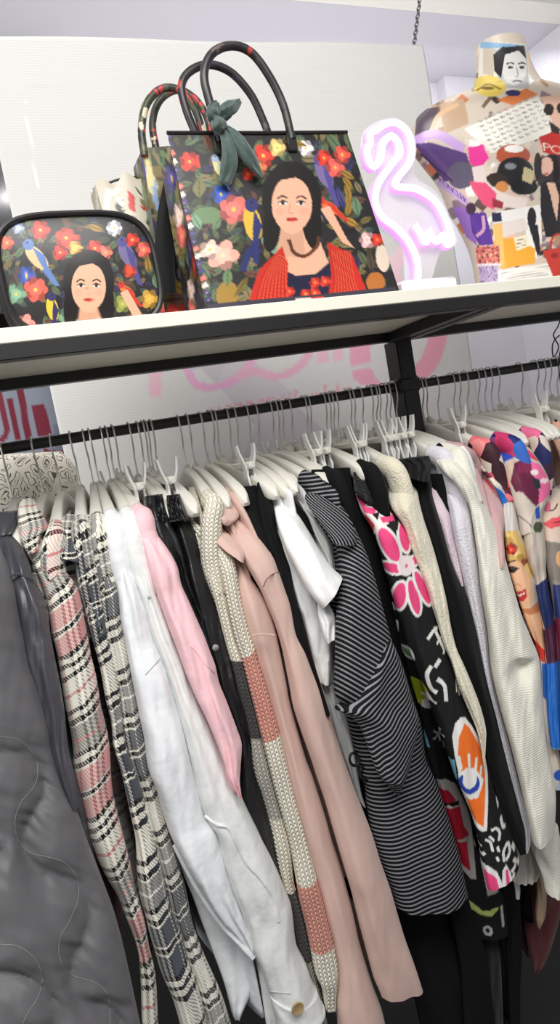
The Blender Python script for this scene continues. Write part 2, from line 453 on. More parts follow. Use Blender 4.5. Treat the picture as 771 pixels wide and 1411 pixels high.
# ------------------------------------------------------------------ the room
def struct(name, mb, m, smooth=False): return tag(mb.build(name, m, smooth=smooth), kind='structure')
wallm = plain('painted_plaster', (205, 203, 208), 0.85, 0.2, mott=.02, sc=6)
wallr = plain('painted_plaster_light', (214, 213, 218), 0.85, 0.2, mott=.02, sc=6)
creamp = plain('cream_paint', (236, 233, 222), 0.8, 0.2, mott=.02, sc=6)
darkw = plain('dark_shop_wall', (40, 37, 32), 0.8, 0.2, mott=.2, sc=3)
darkf = plain('dark_floor', (38, 38, 36), 0.6, 0.3, mott=.12, sc=20)
def slab(name, lo, hi, m):
    b = MB(); lo, hi = np.array(lo, float), np.array(hi, float); b.box((lo+hi)/2, hi-lo, bev=.001); return struct(name, b, m)
slab('floor', (-2.5, -2.2, -.06), (2.35, 6.0, 0), darkf)
slab('ceiling', (-2.5, 1.95, 2.815), (2.35, 6.0, 2.9), wallm)
slab('wall_back', (.45, 2.35, 0), (2.24, 2.45, 2.815), wallm)
slab('wall_right', (2.24, -2.2, 0), (2.34, 2.45, 3.3), wallr)
slab('wall_far', (-2.5, 5.6, 0), (.45, 5.7, 2.815), darkw)
slab('wall_left', (-2.5, 1.2, 0), (-2.42, 5.6, 2.815), darkw)
slab('ceiling_bulkhead', (-2.5, 1.85, 2.815), (2.24, 1.95, 3.3), creamp)
slab('trim_1', (1.98, 2.30, 2.60), (2.24, 2.35, 2.815), wallm)

# far shelves of the dark shop behind
darksh = plain('dark_metal', (62, 58, 50), .5, .4); palesh = plain('pale_shelf_edge', (150, 146, 132), .5, .4)
t = empty('wall_shelving', (-.35, 4.2, 0), 'dark shop shelving with pale shelf edges, far behind the left edge of the banner', 'shelving')
for x in (-1.5, .35):
    b = MB(); b.box((x, 4.35, 1.25), (.05, .35, 2.5)); b.build('upright', darksh, t)
for z in (.4, .8, 1.2, 1.6, 1.95, 2.1, 2.3):
    b = MB(); b.box((-.58, 4.35, z), (1.85, .36, .03)); s_ = b.build('shelf', darksh, t)
    b = MB(); b.box((-.58, 4.165, z+.005), (1.85, .012, .03)); b.build('shelf_edge', palesh, s_)
# distant round lamp glaring over the pouch
lp = P(30, 297, 3.4)
t = empty('globe_lamp', (lp[0], lp[1], lp[2]), 'small glaring white lamp seen above the corner of the pouch', 'lamp')
b = MB(); b.lathe([(0.001, -.04), (.024, -.034), (.038, -.012), (.04, 0), (.036, .018), (.022, .034), (.001, .04)], lp, n=20); b.build('bulb', emit('lamp_glow', (255, 255, 250), 14), t)
b = MB(); b.tube([lp+[0, 0, .035], lp+[0, 0, 2.815-lp[2]]], .006); b.build('stem', darksh, t)

# ------------------------------------------------------------------ banner with mirrored print showing through
YB = 1.6
tl, tr = P(-36, 53, YB), P(583, 65, YB); bl, br = P(99, 623, YB), P(636, 400, YB)
def banner():
    cv = Canvas(-60, 30, 720, 900, (222, 221, 217), k=1.5)
    pk = (243, 176, 196); pk2 = (240, 196, 208); pur = (214, 170, 214); gr = (208, 202, 206)
    cv.poly([(0, 118), (700, 132), (705, 132.5), (0, 119)], (218, 217, 212))
    cv.line([(34, 140), (52, 260)], 2.2, (240, 240, 236), False)
    # grey diagonal bars of the print
    cv.poly([(262, 492), (322, 500), (395, 560), (470, 640), (408, 640), (350, 585)], gr)
    cv.poly([(318, 470), (400, 540), (420, 600), (330, 640), (352, 585), (300, 530)], (214, 208, 212))
    cv.poly([(390, 545), (455, 600), (560, 700), (420, 650), (385, 600)], gr)
    # large mirrored script and block letters
    cv.line([(205+8, 500), (213+1, 548)], 17, pk2, False)
    cv.line([(256, 505), (268, 528), (292, 534), (322, 524), (342, 505), (352, 480)], 11, (238, 182, 214))
    cv.line([(322, 520), (350, 512), (380, 519), (408, 508), (424, 488), (430, 465)], 11, (238, 186, 206))
    cv.poly([(262, 512), (292, 500), (300, 478), (250, 488)], (206, 196, 214))
    cv.poly([(434, 470), (449, 468), (452, 498), (437, 502)], pk2); cv.poly([(457, 466), (469, 464), (472, 496), (459, 500)], pk2)
    cv.poly([(480, 462), (508, 458), (510, 500), (482, 505)], pk)
    cv.poly([(485, 512), (511, 508), (516, 520), (528, 532), (512, 534), (496, 530), (487, 522)], pk)
    cv.line([(606, 440), (601, 470), (590, 500), (566, 524), (540, 540)], 25, (244, 172, 188))
    cv.line([(596, 330), (560, 345), (540, 372), (548, 400)], 22, (246, 214, 222))  # pale pink neon glow painted into the banner colour
    # the mirrored word along the rail
    def mp(x, y):       # x 0..1 along the word, read from the other side
        px = 484-196*x; py = 545+ (484-px)*.148 - y*27 + (0)
        return (px, py)
    cv.text('abbigliamento', mp, (233, 158, 168))
    n, m = 240, 210
    b = MB(); g = np.zeros((n, m, 3)); px = np.zeros((n, m, 2)); uv = np.zeros((n, m, 2))
    for i in range(n):
        z = tl[2]+.005-(tl[2]-.55)*i/(n-1)
        tt = i/(n-1)
        x0 = tl[0]*(1-tt*.0)+.0+ (bl[0]-tl[0])*tt*.55; x1 = tr[0]
        for j in range(m):
            x = x0+(x1-x0)*j/(m-1)
            zz = z+(tr[2]-tl[2])*j/(m-1)*(1-tt)
            y = YB+.004*math.sin(x*9+z*3)+.003*math.sin(z*21+x*4)*(.3+tt)
            g[i, j] = (x, y, zz)
            d = g[i, j]-O0; dd = d@FWD
            px[i, j] = (W/2+FPX*(d@RIGHT)/dd, H/2-FPX*(d@UP)/dd); uv[i, j] = (x, zz)
    b.quadgrid(g, uv, cv.sample(px)); 
    t = NT('banner_cloth', .75, .2); a = t.n('ShaderNodeAttribute', attribute_name='col'); t.base(a.outputs['Color'])
    u, v, vec = t.uv(); t.bump(t.M('SINE', t.M('ADD', t.M('MULTIPLY', v, 1100.), t.M('MULTIPLY', t.noise(vec, 8, 2), 14.))), .12, .0006)
    o = b.build('banner', t.m); 
    sm = o.modifiers.new('thickness', 'SOLIDIFY'); sm.thickness = .0015
    tag(o, 'large white shop banner whose pink lettering shows through mirrored, hanging behind the rack', 'banner')
banner()
# grey poster with maroon letters, left of the banner
YP = 1.95
def poster():
    cv = Canvas(-60, 480, 140, 660, (142, 148, 162), k=3).tf(0, 440, 5.507)
    mr = (122, 30, 52)
    cv.poly([(235, 650), (335, 632), (395, 885), (290, 900)], mr)
    cv.poly([(112, 480), (165, 470), (245, 905), (195, 920)], mr)
    cv.poly([(45, 600), (95, 590), (160, 915), (115, 930)], mr)
    cv.line([(-30, 540), (0, 590), (40, 780), (50, 850), (20, 910), (-40, 915)], 44, mr)
    cv.poly([(330, 985), (560, 985), (580, 1030), (350, 1040)], mr)
    cv.poly([(400, 800), (520, 800), (530, 1000), (420, 1000)], (122, 128, 142))
    n, m = 70, 80; g = np.zeros((n, m, 3)); px = np.zeros((n, m, 2))
    a, b2 = P(-60, 500, YP), P(112, 660, YP)
    for i in range(n):
        for j in range(m):
            g[i, j] = (a[0]+(b2[0]+.04-a[0])*j/(m-1), YP+.002*math.sin(j*.2), a[2]+.02+(b2[2]-.1-a[2])*i/(n-1))
            d = g[i, j]-O0; dd = d@FWD; px[i, j] = (W/2+FPX*(d@RIGHT)/dd, H/2-FPX*(d@UP)/dd)
    b = MB(); b.quadgrid(g, None, cv.sample(px)); o = b.build('poster', printed('poster_paper', .5, .3, 60, .02))
    o.modifiers.new('thickness', 'SOLIDIFY').thickness = .002
    tag(o, 'grey poster with maroon letter shapes behind the rail at far left', 'poster')
poster()
# chain from the ceiling to the banner corner
steel = plain('steel_wire', (206, 205, 200), .34, .6, metal=.75)
chain_m = plain('grey_chain', (120, 120, 118), .4, .5, metal=.8)
t = empty('chain', P(570, 68, YB+.01), 'thin metal chain holding the top corner of the banner from the ceiling', 'chain')
c0, c1 = P(569, 70, YB+.01), P(581, -25, YB+.01)
nl = 17
for i in range(nl):
    c = c0+(c1-c0)*(i+.5)/nl; L = np.linalg.norm(c1-c0)/nl
    dr = (c1-c0)/np.linalg.norm(c1-c0); sd = np.array([1, .6, 0]) if i % 2 else np.array([-.5, 1, 0]); sd = sd/np.linalg.norm(sd)
    a = np.arange(14)*2*math.pi/14
    b = MB(); b.tube([c+dr*L*.68*math.cos(q)+sd*.0052*math.sin(q) for q in a], .0016, 6, closed=True, ref=np.cross(dr, sd)); b.build('link', chain_m, t)

# ------------------------------------------------------------------ the rack
blackm = plain('black_powder_coat', (26, 24, 24), .42, .5, mott=.15)
blackp = plain('black_post', (24, 21, 20), .45, .45, mott=.15)
rack = empty('garment_rack', (.78, 1.15, 0), 'black metal garment rack with a hanging rail below the shelf', 'rack')
RZ = EYE+.067; XL, XR = -.5, 1.75
for x in (-.47, .784, 1.70):
    b = MB(); b.box((x, 1.152, (EYE+.154)/2), (.036, .044, EYE+.154)); b.build('post', blackp, rack)
b = MB(); b.box((.62, 1.15, EYE+.164), (2.3, .02, .02)); b.build('back_bar', blackm, rack)
b = MB(); b.box((.62, .882, EYE+.161), (2.3, .02, .0185)); b.build('front_bar', blackm, rack)
for x in (-.47, .768, .800, 1.70):
    b = MB(); b.box((x, 1.012, EYE+.160), (.024, .262, .018)); b.build('bracket', blackm, rack)
b = MB(); b.tube([(XL, 1.15, RZ), (.2, 1.15, RZ), (.9, 1.15, RZ-.001), (XR, 1.15, RZ-.002)], .0088, 16); b.build('rail', blackm, rack)
b = MB(); b.box((.784, 1.152, RZ), (.05, .05, .03), bev=.006); b.build('rail_bracket', blackp, rack)
b = MB(); b.box((.62, 1.03, EYE+.180), (2.3, .315, .0185), bev=.0012)
o = b.build('shelf_board', plain('cream_laminate', (240, 236, 220), .45, .4, mott=.02), smooth=False)
tag(o, 'long cream shelf board on top of the black rack, carrying the bags and the torso', 'shelf')
SH = EYE+.1893
# ------------------------------------------------------------------ things on the shelf
def homog(src, dst):
    A = []
    for (x, y), (u, v) in zip(src, dst):
        A.append([x, y, 1, 0, 0, 0, -u*x, -u*y, -u]); A.append([0, 0, 0, x, y, 1, -v*x, -v*y, -v])
    h = np.linalg.svd(np.array(A))[2][-1].reshape(3, 3)
    def f(p):
        q = np.concatenate([p, np.ones(p.shape[:-1]+(1,))], -1)@h.T; return q[..., :2]/q[..., 2:]
    return f
UNIT = [(0, 0), (1, 0), (1, 1), (0, 1)]
RED, ROSE, BLUE, LEAF, TEAL, OLIVE, PURP = (214, 62, 48), (226, 112, 104), (52, 84, 170), (104, 132, 92), (122, 160, 130), (158, 124, 54), (76, 66, 128)
SKIN = (232, 176, 146)
def lady(cv, cx, cy, w, h, skin=SKIN, hair=(26, 20, 20), lip=(196, 60, 58), tilt=0):
    """a plain generic woman's face"""
    cv.ell(cx, cy-h*.10, w*.70, h*.66, hair); cv.ell(cx-w*.42, cy+h*.25, w*.24, h*.62, hair, 8); cv.ell(cx+w*.44, cy+h*.22, w*.24, h*.6, hair, -8)
    cv.poly([(cx-w*.24, cy+h*.3), (cx+w*.24, cy+h*.3), (cx+w*.32, cy+h*.95), (cx-w*.36, cy+h*.95)], tuple(c*.9 for c in skin))
    cv.ell(cx, cy, w*.47, h*.5, skin); cv.ell(cx, cy+h*.16, w*.36, h*.37, skin)
    cv.poly([(cx-w*.5, cy-h*.16), (cx-w*.3, cy-h*.42), (cx+w*.1, cy-h*.48), (cx+w*.4, cy-h*.36), (cx+w*.5, cy-h*.12), (cx+w*.52, cy-h*.6), (cx-w*.5, cy-h*.6)], hair)
    for sx in (-1, 1):
        cv.line([(cx+sx*w*.10, cy-h*.115), (cx+sx*w*.22, cy-h*.15), (cx+sx*w*.34, cy-h*.10)], h*.028, (70, 48, 40))
        cv.ell(cx+sx*w*.21, cy-h*.03, w*.10, h*.036, (240, 232, 226)); cv.ell(cx+sx*w*.21, cy-h*.03, w*.045, h*.036, (48, 32, 26))
        cv.line([(cx+sx*w*.11, cy-h*.04), (cx+sx*w*.21, cy-h*.07), (cx+sx*w*.32, cy-h*.03)], h*.02, (40, 28, 26))
        cv.ell(cx+sx*w*.28, cy+h*.12, w*.1, h*.07, (236, 158, 132), alpha=.6)
    cv.line([(cx-w*.03, cy-h*.02), (cx-w*.07, cy+h*.14), (cx+w*.04, cy+h*.15)], h*.018, (200, 138, 110))
    cv.ell(cx, cy+h*.265, w*.135, h*.04, lip); cv.line([(cx-w*.13, cy+h*.262), (cx, cy+h*.27), (cx+w*.13, cy+h*.262)], h*.01, (130, 34, 36))
def flora(cv, seed, region, n, bg=None):
    rng = random.Random(seed); x0, y0, x1, y1 = region
    for i in range(n*3):
        x, y, r = rng.uniform(x0, x1), rng.uniform(y0, y1), rng.uniform(12, 32)
        cv.leaf(x, y, r*2.2, r*.9, rng.uniform(0, 360), rng.choice([(62, 74, 52), (92, 104, 72), (78, 70, 46), (122, 108, 62), (70, 86, 78), (96, 116, 84), (132, 120, 84), (44, 44, 44), (36, 34, 36), (58, 54, 84), (104, 70, 60)]))
dark_trim = plain('black_piping', (30, 28, 28), .4, .5); zipm = plain('dark_zip', (54, 50, 44), .4, .5, metal=.3)
pm = printed('glossy_printed_cloth', .38, .5, 700, .15)
gold = plain('gold_metal', (206, 166, 84), .3, .5, metal=1.0)

def panelgrid(q, n, m, canvas, pq, bulge=None):
    """rows from top; q: 4 world corners TL TR BR BL; pq: their photo pixels for the print"""
    h = homog(UNIT, pq); g = np.zeros((n, m, 3)); uvp = np.zeros((n, m, 2)); q = [np.asarray(p, float) for p in q]
    for i in range(n):
        for j in range(m):
            s, t = j/(m-1), i/(n-1); uvp[i, j] = (s, t)
            g[i, j] = (q[0]*(1-s)+q[1]*s)*(1-t)+(q[3]*(1-s)+q[2]*s)*t
            if bulge: g[i, j] += bulge(s, t)
    return g, uvp, canvas.sample(h(uvp))

def arch(p0, p1, height, side=0.0, n=28, lean=(0, 0)):
    p0, p1 = np.asarray(p0, float), np.asarray(p1, float); a = np.linspace(0, math.pi, n)
    mid = (p0+p1)/2; h = (p1-p0)/2; up = np.array([lean[0], lean[1], height])
    return np.array([mid-h*math.copysign(abs(math.cos(t))**.8, math.cos(t))+up*math.sin(t)**.85 for t in a])

def handle(name, pts, parent, r, cv, seed):
    b = MB(); pts = crv(pts, 150); N = len(pts); k = 18; rng = random.Random(seed)
    b.tube(pts, r, k)
    cols = [(44, 40, 42), (60, 56, 52), (34, 32, 36), (52, 46, 66)] if cv == 0 else [(62, 66, 50), (196, 70, 70), (224, 210, 180), (50, 46, 40), (96, 102, 66)]
    cl = np.zeros((N*k, 3)); c = lin(cols[0])
    cl[:] = lin(cols[0])
    for s_ in range(90):
        i0, j0, ri, rj = rng.uniform(0, N), rng.uniform(0, k), rng.uniform(1.5, 7), rng.uniform(1, 3.5); cc = lin(rng.choice(cols*2+([(170, 60, 48)] if cv == 0 and s_ % 2 == 0 else [])+[(96, 84, 78), (40, 38, 40), (30, 30, 32)]))
        for i in range(max(0, int(i0-ri)), min(N, int(i0+ri)+1)):
            for j in range(k):
                dj = min(abs(j-j0), k-abs(j-j0))
                if ((i-i0)/ri)**2+(dj/rj)**2 < 1: cl[i*k+j] = cc
    b.c = [tuple(x) for x in cl]; b.hascol = True
    return b.build(name, pm, parent)

# --- main tote
def tote():
    Yt = .965
    px = [(230, 184), (478, 183), (545, 404), (283, 427)]
    x0 = P(230, 184, Yt); x1 = P(478, 183, Yt); zb = SH+.001
    bl = P(283, 427, Yt); br = P(543, 403, Yt)
    q = [x0, x1, np.array([br[0]+.004, Yt-.012, zb]), np.array([bl[0]-.002, Yt-.012, zb])]
    # extend print pixels down to the true base
    def pj(p):
        d = p-O0; dd = d@FWD; return (W/2+FPX*(d@RIGHT)/dd, H/2-FPX*(d@UP)/dd)
    pq = [pj(p) for p in q]
    cv = Canvas(200, 150, 600, 480, (40, 38, 38), k=2.5).tf(220, 170, 2.268)
    flora(cv, 4, (10, 20, 720, 600), 150)
    cv.leaf(118, 190, 60, 40, 90, (120, 116, 70)); cv.ell(140, 272, 44, 26, LEAF); cv.leaf(110, 290, 60, 26, 60, TEAL); cv.leaf(170, 300, 50, 24, 120, LEAF)
    cv.poly([(60, 98), (118, 94), (122, 128), (64, 132)], RED); cv.flower(90, 112, 24, RED)
    cv.bird(180, 132, 74, 60, (150, 172, 196), (206, 204, 150)); cv.flower(184, 210, 24, BLUE, (230, 200, 90)); cv.flower(222, 256, 36, ROSE, n=7)
    cv.bird(280, 300, 135, 78, (44, 48, 104), (220, 178, 62)); cv.poly([(262, 380), (290, 360), (262, 450), (240, 450)], (40, 46, 100))
    cv.flower(190, 400, 40, (236, 168, 150), (240, 210, 170), 5); cv.flower(150, 380, 26, (238, 196, 178), n=5)
    cv.flower(350, 352, 34, TEAL, (160, 190, 150), 8); cv.ell(206, 530, 34, 48, OLIVE); cv.leaf(206, 470, 60, 30, 90, LEAF); cv.leaf(250, 500, 80, 20, 120, (128, 106, 50))
    cv.flower(318, 96, 28, RED); cv.flower(362, 72, 22, (226, 196, 120)); cv.flower(300, 130, 22, (230, 120, 70)); cv.flower(452, 74, 20, (230, 220, 220))
    cv.leaf(420, 60, 70, 22, 10, OLIVE); cv.bird(506, 150, 110, 62, (84, 74, 140), (120, 104, 150)); cv.leaf(556, 220, 90, 18, 70, (78, 72, 132))
    cv.flower(508, 102, 20, RED); cv.flower(566, 92, 22, (224, 84, 70)); cv.flower(542, 130, 24, (232, 96, 84)); cv.flower(268, 150, 16, RED)
    for k in range(5): cv.leaf(580, 150+26*k, 56, 20, 30+20*k, OLIVE)
    cv.leaf(606, 245, 66, 30, 80, (108, 134, 104)); cv.leaf(588, 295, 60, 22, 30, (176, 132, 60)); cv.leaf(560, 280, 50, 18, 60, (120, 110, 60))
    cv.ell(690, 410, 22, 46, (226, 206, 186), -8); cv.flower(640, 352, 22, (240, 190, 190)); cv.flower(672, 350, 18, RED); cv.ell(668, 490, 30, 34, (182, 112, 52)); cv.leaf(650, 420, 80, 24, 80, (86, 74, 62))
    cv.bird(520, 250, 76, 30, (206, 60, 40), (222, 110, 60)); cv.poly([(490, 255), (520, 245), (575, 350), (600, 380), (560, 360)], SKIN)
    # woman in a red shawl
    cv.poly([(395, 330), (478, 320), (500, 380), (520, 430), (440, 490), (360, 430)], SKIN)
    lady(cv, 402, 242, 134, 172)
    cv.poly([(366, 440), (420, 468), (480, 462), (524, 420), (540, 560), (370, 575)], (32, 32, 58))
    cv.poly([(300, 450), (372, 372), (392, 430), (392, 600), (260, 600)], (196, 46, 34)); cv.poly([(512, 358), (590, 398), (650, 540), (520, 600), (528, 460)], (196, 46, 34))
    for k in range(16):
        cv.line([(290+k*7, 590), (312+k*5, 480), (352+k*2, 400)], 3, (226, 92, 58) if k % 2 else (160, 30, 26)); cv.line([(530+k*7, 580), (540+k*4, 480), (522+k*4, 385)], 3, (226, 92, 58) if k % 2 else (160, 30, 26))
    for (x, y) in ((480, 490), (510, 486), (452, 528), (480, 524), (400, 520)): cv.flower(x, y, 15, RED)
    cv.line([(392, 350), (410, 392), (446, 402), (480, 372), (486, 340)], 11, (92, 52, 32))
    cv.line([(150, 572), (300, 560), (440, 548), (560, 536), (735, 520)], 26, (60, 58, 70)); cv.line([(420, 552), (470, 548)], 20, (226, 214, 200), False); cv.line([(470, 548), (510, 544)], 20, RED, False)
    for k in range(22): cv.flower(24+k*6, 40+k*24, 9, [PURP, (60, 60, 110), ROSE, (230, 220, 210)][k % 4], n=5)
    t = empty('tote_bag', ((q[2][0]+q[3][0])/2, Yt+.03, zb), 'dark floral tote bag printed with a woman in a red shawl', 'bag')
    b = MB(); g, uvp, col = panelgrid(q, 150, 170, cv, pq, lambda s, u: np.array([0, -.006*math.sin(math.pi*s)*math.sin(math.pi*u)-.002*math.sin(s*9)*u, 0])); b.quadgrid(g, uvp, col); b.build('front_panel', pm, t)
    dp = .10; bk = [p+np.array([0, dp*(.55 if i < 2 else 1), 0]) for i, p in enumerate(q)]
    cs = Canvas(0, 0, 100, 250, (36, 34, 38), k=2); flora(cs, 8, (0, 0, 100, 250), 40)
    for k in range(9): cs.flower(random.Random(k).uniform(10, 90), 14+26*k, 14, [ROSE, PURP, RED, (230, 200, 190)][k % 4])
    for side, (a, c, d, e) in (('l', (bk[0], q[0], q[3], bk[3])), ('r', (q[1], bk[1], bk[2], q[2]))):
        b = MB(); g, uvp, col = panelgrid([a, c, d, e], 60, 24, cs, [(0, 0), (100, 0), (100, 250), (0, 250)], lambda s, u, sg=(-1 if side == 'l' else 1): np.array([-sg*.018*math.sin(math.pi*s)*(1-u), 0, 0])); b.quadgrid(g, uvp, col); b.build('side_panel', pm, t)
    b = MB(); g, uvp, col = panelgrid([bk[1], bk[0], bk[3], bk[2]], 30, 30, cs, [(0, 0), (100, 0), (100, 250), (0, 250)]); b.quadgrid(g, uvp, col); b.build('back_panel', pm, t)
    b = MB(); b.quadgrid(np.array([[q[3], q[2]], [bk[3], bk[2]]]), None, np.full((2, 2, 3), .02)); b.build('bottom', pm, t)
    # dark trim along the rim
    b = MB(); b.tube([q[0]+[0, 0, .001], (q[0]+q[1])/2+[0, -.001, 0], q[1]+[0, 0, .001]], .0028, 8); b.build('rim_binding', dark_trim, t)
    # handles: front and rear, rising above the opening
    h1 = [P(x, y, Yt-.004) for x, y in crv([(302, 196), (291, 150), (281, 105), (291, 75), (317, 63), (345, 72), (370, 104), (390, 145), (402, 192)], 40)]
    h2 = [P(x, y, Yt+.06) for x, y in crv([(272, 190), (256, 150), (250, 118), (262, 98), (288, 89), (318, 100), (345, 130), (362, 165), (372, 192)], 40)]
    handle('handle', h1, t, .0062, 0, 3); handle('handle', h2, t, .0062, 0, 5)
    for x, y in ((302, 200), (402, 196)):
        b = MB(); b.box(P(x, y, Yt-.006), (.016, .004, .026), bev=.0015); b.build('handle_tab', dark_trim, t)
    # knotted dark green scarf on the handle
    vel = NT('green_velvet_scarf', .6, .3); vel.base(vel.mix(vel.noise(vel.obj(), 90, 4, .7), rgba((24, 38, 36)), rgba((86, 108, 100)))); vel.b.inputs['Sheen Weight'].default_value = .5
    sc = empty('scarf', P(303, 175, Yt-.02), 'dark green velvet scarf knotted around the handle of the front tote', 'scarf')
    def leafcloth(pts, wid, nm, dpt=.006, sd=0):
        c = crv(pts, 26); wv = np.interp(np.linspace(0, 1, 26), np.linspace(0, 1, len(wid)), wid)
        Tn = np.gradient(c, axis=0); Nn = np.stack([-Tn[:, 1], Tn[:, 0]], 1); Nn /= np.linalg.norm(Nn, axis=1)[:, None]
        clothtube(nm, c+Nn*wv[:, None], c-Nn*wv[:, None], vel.m, sc, Yp=[(0, Yt-.016), (.5, Yt-.026), (1, Yt-.018)], d=dpt, n=26, m=24, fold=.003, crease=.003, seed=sd, round_top=False)
    leafcloth([(302, 168), (312, 152), (322, 146), (331, 139)], [6, 11, 10, 3], 'bow', sd=1)
    leafcloth([(300, 172), (294, 160), (293, 150), (300, 142)], [6, 9, 8, 4], 'bow', sd=4)
    leafcloth([(304, 176), (312, 192), (316, 220), (310, 252)], [6, 9, 12, 9], 'tail', sd=2)
    leafcloth([(308, 176), (324, 190), (342, 216), (361, 246)], [6, 10, 10, 3], 'tail', sd=3)
    leafcloth([(296, 164), (302, 173), (309, 182)], [8, 11, 8], 'knot', .011, sd=6)
tote()

# --- second tote behind
def tote2():
    Y2 = 1.085
    t = None
    px = [(196, 202), (330, 190), (380, 420), (228, 440)]
    q = [P(196, 204, Y2), P(345, 192, Y2), P(380, 416, Y2), P(226, 436, Y2)]; zb = SH+.001
    q[2][2] = q[3][2] = zb
    cv = Canvas(180, 180, 400, 470, (38, 36, 36), k=2)
    flora(cv, 21, (190, 190, 300, 460), 50)
    cv.bird(206, 240, 34, 70, (140, 168, 200), (214, 206, 160)); cv.line([(199, 200), (206, 244)], 7, (222, 206, 150)); cv.flower(262, 338, 20, (236, 170, 164), n=5); cv.flower(237, 404, 14, RED); cv.leaf(222, 300, 40, 16, 80, LEAF); cv.leaf(262, 392, 44, 18, 70, (92, 104, 70)); cv.flower(240, 272, 11, PURP); cv.leaf(240, 366, 30, 14, 30, OLIVE)
    t = empty('tote_bag', ((q[2][0]+q[3][0])/2, Y2+.04, zb), 'floral tote bag with red and cream handles, standing behind the tote with the woman', 'bag')
    b = MB(); g, uvp, col = panelgrid(q, 90, 60, cv, px); b.quadgrid(g, uvp, col); b.build('front_panel', pm, t)
    bk = [p+np.array([0, .07, 0]) for p in q]
    for a, c, d, e in ((bk[0], q[0], q[3], bk[3]), (q[1], bk[1], bk[2], q[2]), (bk[1], bk[0], bk[3], bk[2])):
        b = MB(); g, uvp, col = panelgrid([a, c, d, e], 40, 16, cv, [(200, 260), (240, 260), (240, 440), (200, 440)]); b.quadgrid(g, uvp, col); b.build('side_panel', pm, t)
    h1 = [P(x, y, Y2-.002) for x, y in crv([(199, 215), (195, 180), (200, 148), (214, 128), (232, 121), (252, 128), (268, 150), (282, 190)], 40)]
    h2 = [P(x, y, Y2+.03) for x, y in crv([(215, 205), (210, 175), (214, 150), (226, 132), (246, 124), (268, 136), (284, 160), (292, 192)], 40)]
    handle('handle', h1, t, .0062, 1, 12); handle('handle', h2, t, .006, 1, 17)
    # black shoulder strap hanging from a gold ring
    ring = P(236, 236, 1.05); a = np.arange(20)*2*math.pi/20
    b = MB(); b.tube([ring+np.array([.0075*math.cos(k), 0, .016*math.sin(k)]) for k in a], .0014, 6, closed=True, ref=(0, 1, 0)); b.build('ring', gold, t)
    clothtube('strap', [(226, 246), (216, 300), (213, 350), (218, 405)], [(247, 246), (243, 300), (240, 350), (243, 405)], fabric('black_strap', (20, 20, 22), .7), t, Yp=[(0, 1.05), (1, 1.06)], d=.006, n=40, m=24, fold=.001, crease=.001)
tote2()

# --- small printed bag behind the pouch
def bag3():
    Y3 = 1.12; zb = SH+.001
    pq = [(131, 254), (206, 236), (224, 340), (150, 350)]
    q = [P(*p, Y3) for p in pq]; 
    cv = Canvas(110, 220, 250, 470, (196, 188, 170), k=3); rng = random.Random(5)
    for i in range(46): cv.ell(rng.uniform(125, 225), rng.uniform(235, 440), rng.uniform(2, 9), rng.uniform(2, 6), rng.choice([(30, 28, 26), (60, 52, 44), (226, 220, 206), (120, 104, 80), (30, 28, 26)]), rng.uniform(0, 180))
    cv.poly([(172, 264), (180, 272), (178, 292), (170, 284)], (190, 40, 40)); cv.ell(192, 282, 6, 3, (190, 40, 40)); cv.line([(140, 300), (146, 270), (160, 254)], 6, (236, 230, 216))
    q[2] = np.array([q[2][0]+.02, Y3, zb]); q[3] = np.array([q[3][0]+.02, Y3, zb]); pq = [(131, 254), (206, 236), (236, 436), (165, 446)]
    t = empty('small_bag', ((q[2][0]+q[3][0])/2, Y3+.02, zb), 'small black, cream and red bag peeking out between pouch and totes', 'bag')
    top = lambda s, u: np.array([0, -.012*math.sin(math.pi*s)*math.sin(math.pi*u), .008*math.sin(s*14)*(1-u)**4])
    b = MB(); g, uvp, col = panelgrid(q, 80, 40, cv, pq, top); b.quadgrid(g, uvp, col); b.build('front_panel', pm, t)
    bk = [p+np.array([0, .05, 0]) for p in q]
    b = MB(); g, uvp, col = panelgrid([bk[1], bk[0], bk[3], bk[2]], 40, 20, cv, pq, top); b.quadgrid(g, uvp, col); b.build('back_panel', pm, t)
    for a, c, d, e in ((bk[0], q[0], q[3], bk[3]), (q[1], bk[1], bk[2], q[2])):
        b = MB(); g, uvp, col = panelgrid([a, c, d, e], 40, 8, cv, [(131, 260), (150, 260), (170, 440), (150, 440)]); b.quadgrid(g, uvp, col); b.build('side_panel', pm, t)
    b = MB(); b.tube(crv([q[0]+[0, .02, 0], (q[0]+q[1])/2+[0, .02, .006], q[1]+[0, .02, 0]], 14), .002, 6); b.build('zip', zipm, t)
bag3()

